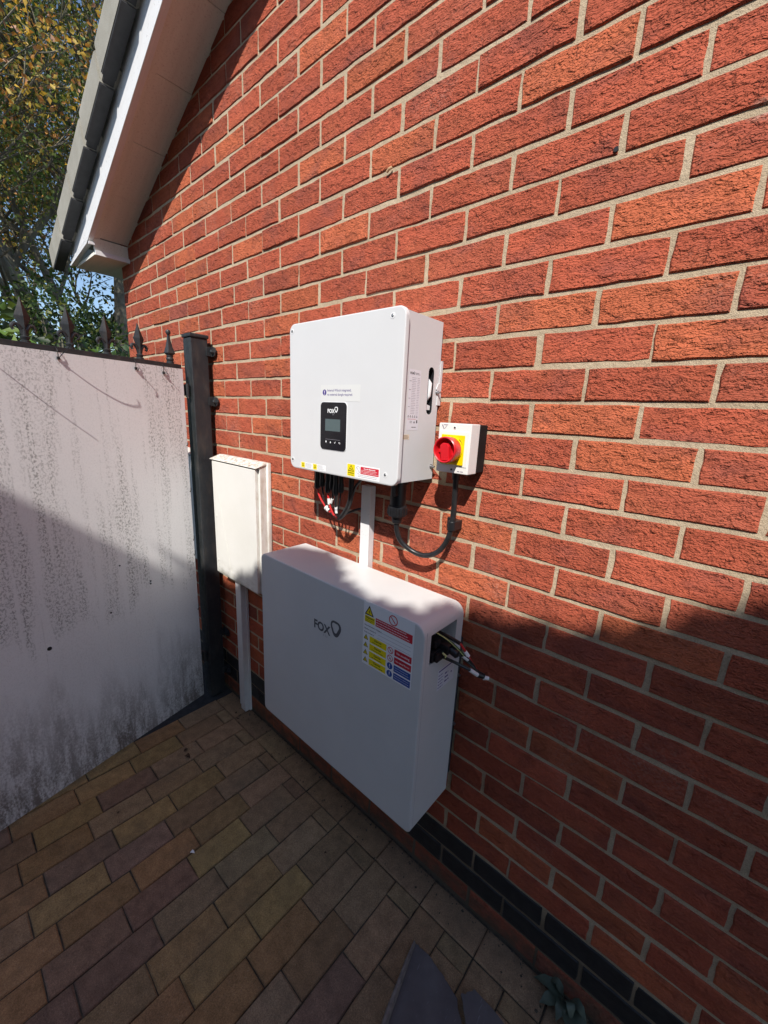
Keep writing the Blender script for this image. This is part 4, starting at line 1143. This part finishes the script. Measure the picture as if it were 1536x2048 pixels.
# ------------------------------------------------------------------ gate post
post = empty("gate_post", (-1.591, -0.065, 0), 0, "tall black square steel post bolted beside the brick wall", "post")
PO = post.location.copy()
rel(MB().bevbox(-1.630, -1.552, -0.105, -0.025, 0.0, 1.876, STEEL, 0.005, 3), PO).build("shaft", post)
rel(MB().bevbox(-1.635, -1.547, -0.110, -0.020, 1.876, 1.893, STEEL, 0.005), PO).build("cap", post)
for z in (1.822, 1.598, 0.374, 0.138):
    lg = MB().prism([(-1.565, z - 0.02), (-1.528, z - 0.022), (-1.512, z - 0.016), (-1.505, z), (-1.512, z + 0.016), (-1.528, z + 0.022), (-1.565, z + 0.02)], -0.0145, -0.0085, STEEL)
    lo = rel(lg, PO).build("wall_lug", post)
    rel(MB().bevbox(-1.553, -1.546, -0.036, -0.0146, z - 0.02, z + 0.02, STEEL, 0.002), PO).build("lug_web", lo)
    rel(MB().lathe([(0.0125, 0), (0.0125, 0.005), (0.0085, 0.0055), (0.0085, 0.011), (0.004, 0.014)], (-1.526, -0.0146, z), (0, -1, 0), STEEL, 6, False), PO).build("bolt", lo)

# ------------------------------------------------------------------ gate
ga = math.atan2(-0.846, 0.2)
gate = empty("metal_gate", (-1.57, -0.140, 0), ga, "open metal gate clad in a grimy white board, black spear finials on top", "gate")
GL = 1.06
def arc(s): return 0.0
MB().box(0, GL, -0.0045, 0, 0.030, 1.733, GATEP).build("white_board", gate)
gf = MB()
for z0, z1 in ((1.735, 1.752), (0.10, 0.14)):
    MB().bevbox(0.0, GL + 0.02, -0.046, -0.006, z0, z1, STEEL, 0.002).build("rail", gate)
MB().bevbox(0.002, 0.040, -0.045, -0.0062, 0.06, 1.734, STEEL, 0.003).build("stile", gate)
MB().bevbox(GL - 0.03, GL + 0.01, -0.045, -0.0062, 0.06, 1.734, STEEL, 0.003).build("stile", gate)
FS = [0.175, 0.303, 0.430, 0.560, 0.688, 0.815, 0.942]
for s in FS:
    MB().bevbox(s - 0.008, s + 0.008, -0.034, -0.018, 0.141, 1.7345, STEEL, 0.001).build("bar", gate)
def spear(s):
    b = MB(); y = -0.026; z = 1.752
    b.lathe([(0.014, 0), (0.014, 0.006), (0.010, 0.008), (0.013, 0.014), (0.0135, 0.018), (0.009, 0.021), (0.009, 0.040)], (s, y, z), (0, 0, 1), STEEL, 14)
    # lance head: four-sided, waisted at the shoulders
    def q(w_, d_, h): return [(s - w_, y, z + h), (s, y - d_, z + h), (s + w_, y, z + h), (s, y + d_, z + h)]
    R_ = [q(0.008, 0.008, 0.038), q(0.012, 0.009, 0.052), q(0.023, 0.010, 0.080), q(0.021, 0.010, 0.084), q(0.010, 0.006, 0.112), q(0.0015, 0.0015, 0.140)]
    V = [p for r_ in R_ for p in r_]; F = [(i * 4 + k, i * 4 + (k + 1) % 4, (i + 1) * 4 + (k + 1) % 4, (i + 1) * 4 + k) for i in range(len(R_) - 1) for k in range(4)] + [(0, 1, 2, 3), (20, 21, 22, 23)]
    b.add(V, F, STEEL)
    ob = b.build("spear_finial", gate)
    c = MB()
    for sg in (-1, 1):
        c.tube(sm([(s + sg * 0.004, y, z + 0.024), (s + sg * 0.008, y, z + 0.040), (s + sg * 0.017, y, z + 0.054), (s + sg * 0.027, y, z + 0.054), (s + sg * 0.032, y, z + 0.044), (s + sg * 0.028, y, z + 0.037)], 4), [0.0065] * 8 + [0.0060] * 8 + [0.0048] * 4 + [0.0060], STEEL, 8)
    c.build("scroll", ob)
for s in FS: spear(s)
b = MB(); b.lathe([(0.015, 0), (0.015, 0.008), (0.012, 0.010), (0.0155, 0.016), (0.0155, 0.022), (0.012, 0.026), (0.014, 0.030), (0.014, 0.034)], (0.040, -0.026, 1.752), (0, 0, 1), STEEL, 14)
b.lathe([(0.012, 0.034), (0.023, 0.044), (0.014, 0.070), (0.0075, 0.100), (0.0055, 0.122)], (0.040, -0.026, 1.752), (0, 0, 1), STEEL, 4, False)
b.lathe([(0.004, 0.118), (0.0088, 0.124), (0.0105, 0.131), (0.0088, 0.138), (0.003, 0.142)], (0.040, -0.026, 1.752), (0, 0, 1), STEEL, 14)
b.build("ball_finial", gate)
def tie(s, z, tail):
    b = MB(); y0 = 0.004
    b.tube(sm([(s, y0, z - 0.012), (s + 0.001, y0 + 0.003, z + 0.010), (s, -0.01, z + 0.024), (s, -0.048, z + 0.024)], 4), 0.0014, BLACKP, 6)
    b.bevbox(s - 0.004, s + 0.004, 0.0005, 0.009, z - 0.018, z - 0.008, BLACKP, 0.001)
    if tail: b.tube(sm([(s, 0.008, z - 0.012)] + tail, 4), 0.0014, BLACKP, 5)
    b.build("cable_tie", gate)
tie(0.485, 1.726, [(0.475, 0.03, 1.735), (0.455, 0.05, 1.765), (0.43, 0.06, 1.795), (0.415, 0.055, 1.80)])
tie(0.215, 1.724, [(0.213, 0.022, 1.712), (0.222, 0.025, 1.70)])
tie(0.095, 1.720, [(0.088, 0.02, 1.705)])
tie(0.70, 1.724, [(0.705, 0.05, 1.74), (0.695, 0.085, 1.76)])
for z in (1.395, 1.175, 0.930, 0.852, 0.555):
    b = MB().tube([(-0.018, -0.022, z + 0.006), (-0.004, -0.002, z + 0.004), (0.006, 0.010, z), (0.014, 0.016, z - 0.003)], [0.002, 0.002, 0.0016, 0.0028], BLACKP, 6); b.build("cable_tie", gate)
bo_ = MB()
for (s, z, r_) in ((0.640, 0.655, 0.008), (0.235, 0.785, 0.004), (0.236, 0.773, 0.004), (0.36, 0.90, 0.0035), (0.415, 0.705, 0.004), (0.06, 1.655, 0.0022)):
    MB().lathe([(r_, 0), (r_ * 0.9, 0.002), (r_ * 0.4, 0.003)], (s, 0.0, z), (0, 1, 0), BLACKP, 10).build("bolt_head", gate)
hg = MB(); hg.bevbox(-0.030, 0.004, -0.030, -0.010, 1.620, 1.668, STEEL, 0.002); hg.lathe([(0.009, 0), (0.009, 0.06)], (-0.022, -0.004, 1.612), (0, 0, 1), STEEL, 12)
hg.lathe([(0.006, -0.004), (0.006, 0.0)], (-0.022, -0.004, 1.612), (0, 0, 1), ZINC, 10)
hg.build("hinge", gate)
hg = MB(); hg.bevbox(-0.030, 0.004, -0.030, -0.010, 0.230, 0.278, STEEL, 0.002); hg.lathe([(0.009, 0), (0.009, 0.06)], (-0.022, -0.004, 0.222), (0, 0, 1), STEEL, 12)
hg.build("hinge", gate)

# ------------------------------------------------------------------ things on the ground
sl_ = MB()
top = [(-0.071, -0.197), (-0.02, -0.190), (0.03, -0.200), (0.09, -0.212), (0.16, -0.28), (0.14, -0.50), (0.02, -0.56), (-0.035, -0.37)]
def zt(x, y): return 0.006 + 0.012 * max(0, (x + 0.07) * 3) * max(0, min(1, (-0.19 - y) * 4))
def wear(P, k, j, rw=random.Random(21)):
    out = []
    for i in range(len(P)):
        a, b_ = P[i], P[(i + 1) % len(P)]
        for t in range(k):
            f = t / k; out.append((a[0] + (b_[0] - a[0]) * f + rw.gauss(0, j), a[1] + (b_[1] - a[1]) * f + rw.gauss(0, j)))
    return out
top = wear(top, 7, 0.0013)
n = len(top)
sl_.add([(x, y, zt(x, y)) for x, y in top] + [(x, y, zt(x, y) + 0.004) for x, y in top], [tuple(range(n)), tuple(range(n, 2 * n))] + [(i, (i + 1) % n, n + (i + 1) % n, n + i) for i in range(n)], SLAB)
slab = sl_.build("plastic_offcut", bevel=0.001)
tag(slab, "scuffed grey plastic offcut with a raised rim lying on the block paving", "offcut", "grey plastic offcuts on the paving")
rm = MB(); V = []
prof = [(-0.001, 0.004), (0.000, 0.020), (0.003, 0.025), (0.009, 0.023), (0.013, 0.010)]
line = [(-0.0715, -0.197, 0.55), (-0.062, -0.25, 0.9), (-0.046, -0.32, 1.1), (-0.034, -0.375, 1.25), (-0.004, -0.47, 1.35), (0.02, -0.56, 1.4)]
for x, y, k in line: V += [(x + a * k, y, 0.004 + h * k) for a, h in prof]
m_ = len(prof); F = [(i * m_ + j, i * m_ + j + 1, (i + 1) * m_ + j + 1, (i + 1) * m_ + j) for i in range(len(line) - 1) for j in range(m_ - 1)] + [tuple(range(m_)), tuple(range((len(line) - 1) * m_, len(line) * m_))]
RIMM = simple("worn_plastic_rim", (0.20, 0.165, 0.145), 0.65, var=0.3, scale=70, bump=0.001)
rm.add(V, F, RIMM, True); rm.build("rim", slab)
pc = MB(); P = [(0.098, -0.205), (0.108, -0.196), (0.110, -0.188), (0.116, -0.184), (0.121, -0.172), (0.215, -0.178), (0.30, -0.26), (0.24, -0.30), (0.15, -0.262)]
z_ = lambda x, y: 0.020 + 0.05 * (x - 0.09)
P = wear(P, 5, 0.0010)
n = len(P)
pc.add([(x, y, z_(x, y)) for x, y in P] + [(x, y, z_(x, y) + 0.0045) for x, y in P], [tuple(range(n)), tuple(range(n, 2 * n))] + [(i, (i + 1) % n, n + (i + 1) % n, n + i) for i in range(n)], SLAB)
pco = pc.build("plastic_offcut", bevel=0.001)
tag(pco, "narrow strip of grey plastic with a notched tip resting on the larger offcut", "offcut", "grey plastic offcuts on the paving")

weed = empty("weed", (0.318, -0.012, 0.0), 0, "small broad leaved weed growing at the foot of the wall", "weed")
def blade(base, d, L, Wd, lift, fold=0.25, droop=0.5):
    d = Vector(d).normalized(); side = d.cross(Vector((0, 0, 1))).normalized(); V = []; N_ = 7
    for i in range(N_ + 1):
        t = i / N_; wv = Wd * (math.sin(PI * min(1, t ** 0.75)) ** 0.8 if 0 < t < 1 else 0.02) * (0.25 if t < 0.15 else 1)
        p = Vector(base) + d * (L * t) + Vector((0, 0, lift * math.sin(t * PI * 0.75) - droop * lift * t * t))
        k = 1 + 0.10 * math.sin(t * 19)
        V += [p - side * wv * k + Vector((0, 0, fold * wv)), p, p + side * wv * k + Vector((0, 0, fold * wv))]
    F = []
    for i in range(N_):
        for j in range(2): F.append((i * 3 + j, i * 3 + j + 1, i * 3 + j + 4, i * 3 + j + 3))
    return V, F
for (dx, dy, L, Wd, lf) in ((-1, -0.15, 0.085, 0.017, 0.03), (-0.75, -0.75, 0.075, 0.019, 0.02), (-0.1, -1, 0.06, 0.016, 0.03), (0.5, -1, 0.11, 0.018, 0.035), (0.8, -0.5, 0.09, 0.018, 0.03), (-0.5, 0.05, 0.05, 0.014, 0.05), (0.15, -0.25, 0.05, 0.014, 0.06), (0.95, -0.2, 0.06, 0.015, 0.045)):
    V, F = blade((0, 0, 0.006), (dx, dy, 0), L, Wd, lf)
    mesh_obj("leaf", V, F, WEEDM, weed, smooth=True)
lfn = 0
for (x, y, L, a, lab) in ((-1.259, -0.377, 0.034, 0.3, "curled brown leaf on the paving near the open end of the gate"), (-1.285, -0.372, 0.022, 1.6, "smaller brown leaf scrap lying beside the curled leaf near the gate"), (-1.337, -0.083, 0.016, 2.2, "dark leaf scrap by the foot of the cable duct"),
                          (-1.300, -0.098, 0.014, 0.9, "tiny dark scrap just in front of the cable duct foot"), (-0.469, -0.217, 0.012, 1.1, "dark crumb of leaf on a paver below the battery"), (-1.167, -0.675, 0.012, 2.0, "dark leaf crumb on a grey paver under the gate board"),
                          (-0.824, -0.544, 0.020, 0.5, "pale dry leaf scrap on an orange paver in the middle of the paving")):
    V, F = blade((x, y, 0.004), (math.cos(a), math.sin(a), 0), L, L * 0.28, L * 0.25, 0.6)
    o = mesh_obj("dead_leaf", V, F, SLEEVE if "pale" in lab else DEADL, None, smooth=True)
    tag(o, lab, "leaf", "dry leaves on the paving")

# ------------------------------------------------------------------ trees
def leaf_cards(cent, size, tint, aspect=0.62, nrm=None):
    N_ = len(cent)
    a = rng.normal(size=(N_, 3)); a /= np.linalg.norm(a, axis=1)[:, None]
    b_ = rng.normal(size=(N_, 3)); b_ -= (b_ * a).sum(1)[:, None] * a; b_ /= np.linalg.norm(b_, axis=1)[:, None]
    c = np.cross(a, b_)
    s = size[:, None] if hasattr(size, 'shape') else size
    p0 = cent - a * s * 0.5; p2 = cent + a * s * 0.5
    p1 = cent + b_ * s * aspect * 0.5 - a * s * 0.06 + c * s * 0.10; p3 = cent - b_ * s * aspect * 0.5 - a * s * 0.06 + c * s * 0.10
    V = np.stack([p0, p1, p2, p3], 1).reshape(-1, 3)
    F = (np.arange(N_)[:, None] * 4 + np.array([0, 1, 2, 0, 2, 3])[None]).reshape(-1, 3)
    return V, F, np.repeat(tint, 4, 0)
def fast_mesh(name, V, F, mat, parent, tint=None, smooth=False):
    me = bpy.data.meshes.new(name)
    me.vertices.add(len(V)); me.vertices.foreach_set("co", np.asarray(V, np.float32).ravel())
    k = len(F[0]); me.loops.add(len(F) * k); me.loops.foreach_set("vertex_index", np.asarray(F, np.int32).ravel())
    me.polygons.add(len(F)); me.polygons.foreach_set("loop_start", np.arange(0, len(F) * k, k, dtype=np.int32))
    me.update(calc_edges=True); me.materials.append(mat)
    if tint is not None: set_attrs(me, tint)
    o = bpy.data.objects.new(name, me); COL.objects.link(o)
    if parent is not None: o.parent = parent
    return o
GREENS = np.array([(0.10, 0.15, 0.035), (0.13, 0.18, 0.045), (0.07, 0.12, 0.035), (0.19, 0.21, 0.05)])
AUT = np.array([(0.58, 0.36, 0.06), (0.62, 0.43, 0.10), (0.52, 0.24, 0.06), (0.34, 0.16, 0.08), (0.36, 0.29, 0.08)])
def leaf_tints(P, amount, seed=0.0, fr=0.9):
    out = np.empty((len(P), 3))
    for i, p in enumerate(P):
        q = noise.noise(Vector((p[0] * fr + seed, p[1] * fr, p[2] * fr))) + 0.5 * noise.noise(Vector((p[0] * 2.3 + seed, p[1] * 2.3, p[2] * 2.3)))
        base = AUT[rng.integers(len(AUT))] if q + rng.normal() * 0.22 > amount else GREENS[rng.integers(4)]
        out[i] = base * rng.uniform(0.75, 1.25)
    return out

def make_tree(name, loc, label, group, stems, seed, leaves_per, leaf_size, autumn, levels=3, cat="tree", mat=None, spread=0.5):
    rt_ = random.Random(seed)
    root = empty(name, loc, 0, label, cat, group)
    tb, bb_ = MB(), MB(); tips = []
    def grow(p, d, L, r, lev):
        pts = [p]; rad = [r]; nseg = 6 if lev < 2 else 4; kids = []
        if lev > 0 and p.x + root.location.x > -4.9: return
        for i in range(nseg):
            d = (d + Vector((rt_.gauss(0, 0.10), rt_.gauss(0, 0.10), rt_.gauss(0.035, 0.07))) * (1 + 0.4 * lev)).normalized()
            p = p + d * (L / nseg); pts.append(p); rad.append(r * (1 - 0.82 * (i + 1) / nseg) + 0.002)
            kids.append((p, d, i / nseg, rad[-1]))
        (tb if lev == 0 else bb_).tube(pts, rad, BARK, 9 if lev == 0 else (6 if lev == 1 else 4), cap=False)
        if lev >= levels:
            for q in pts[1:]: tips.append(q)
            return
        if lev == levels - 1:
            for q in pts[3:]: tips.append(q)
        for (q, dd, t, r2) in kids:
            if t < (0.22 if lev == 0 else 0.1): continue
            for _ in range(2 if lev < 2 else 2):
                ax = Vector((rt_.gauss(0, 1), rt_.gauss(0, 1), rt_.gauss(0, 0.5))).normalized()
                nd = (dd * rt_.uniform(0.55, 0.9) + ax * rt_.uniform(0.45, 0.85)).normalized()
                grow(q, nd, L * rt_.uniform(0.38, 0.58), max(r2 * 0.62, 0.006), lev + 1)
    for (d, L, r) in stems: grow(Vector((rt_.gauss(0, 0.08), rt_.gauss(0, 0.08), -0.1)), Vector(d).normalized(), L, r, 0)
    tb.build("trunk", root, fix=False); bb_.build("branches", root, fix=False)
    T_ = np.array([tuple(p) for p in tips])
    T_ = T_[T_[:, 0] + loc[0] < -4.6]
    cent = np.repeat(T_, leaves_per, 0) + rng.normal(size=(len(T_) * leaves_per, 3)) * spread * np.array([0.34, 0.34, 0.28])
    V, F, t = leaf_cards(cent, leaf_size * rng.uniform(0.6, 1.25, len(cent)), leaf_tints(cent, autumn, seed))
    fast_mesh("crown", V, F, mat or LEAF, root, t)
    return root, len(tips)

tr1, n1 = make_tree("autumn_tree", (-8.7, 1.70, 0.0), "tall tree with several grey stems and yellowing leaves behind the gate", "trees beyond the gate",
    [((-0.1, -0.16, 1), 8.0, 0.17), ((0.05, 0.02, 1), 8.6, 0.17), ((-0.05, -0.36, 1), 7.4, 0.13), ((0.0, -0.60, 1), 6.6, 0.08), ((0.12, -0.85, 1), 5.8, 0.06), ((-0.3, -0.2, 1), 7.6, 0.12), ((0.1, 0.35, 1), 7.6, 0.12)], 5, 11, 0.056, 0.12, levels=3, spread=0.55)
tr2, n2 = make_tree("leafy_tree", (-15.5, 1.2, 0.0), "broad green tree standing further off behind the yellowing one", "trees beyond the gate",
    [((-0.1, -0.3, 1), 8.0, 0.18), ((0.0, 0.3, 1), 8.0, 0.18), ((0.2, 0.0, 1), 7.5, 0.16), ((0.1, -0.7, 1), 7.0, 0.14), ((0.1, 0.8, 1), 7.0, 0.14)], 9, 3, 0.15, 0.3, levels=3, spread=0.9)
print("TIPS", n1, n2)

def bush(name, loc, label, rad, count, size, tint_pool, cat="shrub", group=None, mat=None):
    root = empty(name, loc, 0, label, cat, group)
    sb = MB()
    rt_ = random.Random(int(abs(loc[0] * 100)))
    for i in range(14):
        a = rt_.random() * 2 * PI; e_ = (math.cos(a) * rad[0] * 0.7 * rt_.random(), math.sin(a) * rad[1] * 0.7 * rt_.random(), rad[2] * rt_.uniform(1.2, 1.85))
        sb.tube(sm([(0, 0, 0), (e_[0] * 0.3, e_[1] * 0.3, e_[2] * 0.5), e_], 4), [0.02] * 4 + [0.012] * 4 + [0.005], BARK, 5, cap=False)
    sb.build("stems", root, fix=False)
    u = rng.normal(size=(count, 3)); u /= np.linalg.norm(u, axis=1)[:, None]
    rr_ = rng.uniform(0.55, 1.0, count) ** 0.5
    lump = np.array([1 + 0.28 * noise.noise(Vector(tuple(q * 2.6 + loc[1]))) for q in u])
    cent = u * (rr_ * lump)[:, None] * np.array(rad) + np.array([0, 0, rad[2]])
    t = np.array(tint_pool)[rng.integers(len(tint_pool), size=count)] * rng.uniform(0.7, 1.3, (count, 1))
    V, F, t = leaf_cards(cent, size * rng.uniform(0.6, 1.25, count), t, 0.5)
    fast_mesh("foliage", V, F, mat or LEAFD, root, t)
    return root
DG = [(0.028, 0.055, 0.018), (0.04, 0.075, 0.022), (0.05, 0.09, 0.025)]
LG = [(0.11, 0.19, 0.035), (0.08, 0.15, 0.03), (0.14, 0.21, 0.05)]
bush("laurel_shrub", (-3.05, -0.62, 0), "bright green leafy shrub just behind the gate top", (0.60, 0.62, 1.03), 3600, 0.085, LG + DG, group="shrubs beyond the gate")
bush("dark_shrub", (-4.4, 0.55, 0), "dark green shrub between the gate and the tree stems", (0.9, 0.9, 1.06), 4200, 0.09, DG + LG[:1], group="shrubs beyond the gate")
bush("mixed_shrub", (-6.3, 0.35, 0), "tall mixed green and yellow shrub in front of the tree stems", (0.9, 1.0, 1.5), 7500, 0.070, [tuple(c * 0.7) for c in GREENS] + DG + DG, group="shrubs beyond the gate", mat=LEAF)
bush("evergreen_shrub", (-8.8, -0.8, 0), "big dark evergreen mass low behind the tree stems", (1.6, 2.0, 1.75), 9000, 0.11, DG, group="shrubs beyond the gate")
bush("evergreen_shrub", (-10.5, 2.6, 0), "dark evergreen mass at the brick corner behind the tree", (1.6, 2.0, 1.9), 9000, 0.11, DG, group="shrubs beyond the gate")

# ------------------------------------------------------------------ unseen house and added tree across the passage, shaped to shade the lower wall
nh = empty("neighbour_house", (-1.0, -3.5, 0), 0, "neighbouring brick house with a steep gable across the passage", "house")
nb_m = Mat("neighbour_brick"); bt_ = nb_m.n("TexBrick", i_Scale=1.0)
for k_, v_ in (("Brick Width", 0.225), ("Row Height", 0.075), ("Mortar Size", 0.006)): bt_.inputs[k_].default_value = v_
bt_.inputs["Color1"].default_value = (0.30, 0.085, 0.055, 1); bt_.inputs["Color2"].default_value = (0.22, 0.07, 0.05, 1); bt_.inputs["Mortar"].default_value = (0.40, 0.34, 0.26, 1)
sw = nb_m.n("Mapping"); sw.inputs["Rotation"].default_value = (math.radians(90), 0, 0); nb_m.l(nb_m.obj(), sw.inputs[0]); nb_m.l(sw.outputs[0], bt_.inputs[0]); nb_m.col(bt_.outputs[0]); nb_m.rough(0.9)
APX, APZ = 0.40, 4.78
NO = nh.location.copy()
g = MB().prism([(APX - 2.6, 0), (APX + 2.6, 0), (APX + 2.6, APZ - 2.6 - 0.12), (APX, APZ - 0.12), (APX - 2.6, APZ - 2.6 - 0.12)], -9.0, -3.5, nb_m.m)
rel(g, NO).build("gable_wall", nh)
for sg in (-1, 1):
    rf = MB().prism([(APX, APZ), (APX + sg * 2.85, APZ - 2.85), (APX + sg * 2.85, APZ - 3.0), (APX, APZ - 0.15)], -9.2, -3.42, TILE)
    rel(rf, NO).build("roof_slope", nh)
OUT = [(0.15, 4.72), (0.34, 4.81), (0.60, 4.95), (0.85, 5.09), (0.91, 5.03), (0.95, 4.95), (1.05, 4.89), (1.14, 4.865), (1.24, 4.91), (1.33, 4.94), (1.37, 5.0), (1.43, 5.075), (1.53, 5.09), (1.6, 5.13), (1.72, 5.15), (1.79, 5.17), (1.85, 5.20), (1.94, 5.275), (2.0, 5.31), (2.1, 5.32), (2.5, 5.5), (3.2, 5.6), (3.9, 5.2)]
ox, oz = [p[0] + 0.31 for p in OUT], [p[1] for p in OUT]
N_ = 42000
xs = rng.uniform(0.25, 4.2, N_); zt_ = np.interp(xs, ox, oz) - 0.06
zs = 1.2 + (zt_ - 1.2) * rng.uniform(0, 1, N_) ** 0.8
k_ = N_ // 3; zs[:k_] = zt_[:k_] - np.abs(rng.normal(0, 0.10, k_)) * 1.5
dy = rng.uniform(0.15, 0.75, N_)
cent = np.stack([xs, np.full(N_, -3.4), zs], 1) + (np.array(SUN_D) / SUN_D.y)[None] * dy[:, None]
nt_ = empty("shade_tree", (1.3, -2.9, 0), 0, "unseen evergreen tree added across the passage, its crown shaped to shade the lower wall", "tree")
V, F, t = leaf_cards(cent - np.array(nt_.location), 0.165 * rng.uniform(0.7, 1.2, N_), np.array(DG)[rng.integers(3, size=N_)] * rng.uniform(0.7, 1.2, (N_, 1)), 0.75)
fast_mesh("crown", V, F, LEAFD, nt_, t)
b = MB()
for dx in (-0.7, 0.0, 0.8): b.tube(sm([(0.1 * dx, 0, -0.05), (dx * 0.6, 0, 1.2), (dx, -0.1, 2.6), (dx * 1.3, -0.2, 3.8)], 4), [0.11] * 4 + [0.08] * 4 + [0.05] * 4 + [0.02], BARK, 8, cap=False)
b.build("trunk", nt_, fix=False)
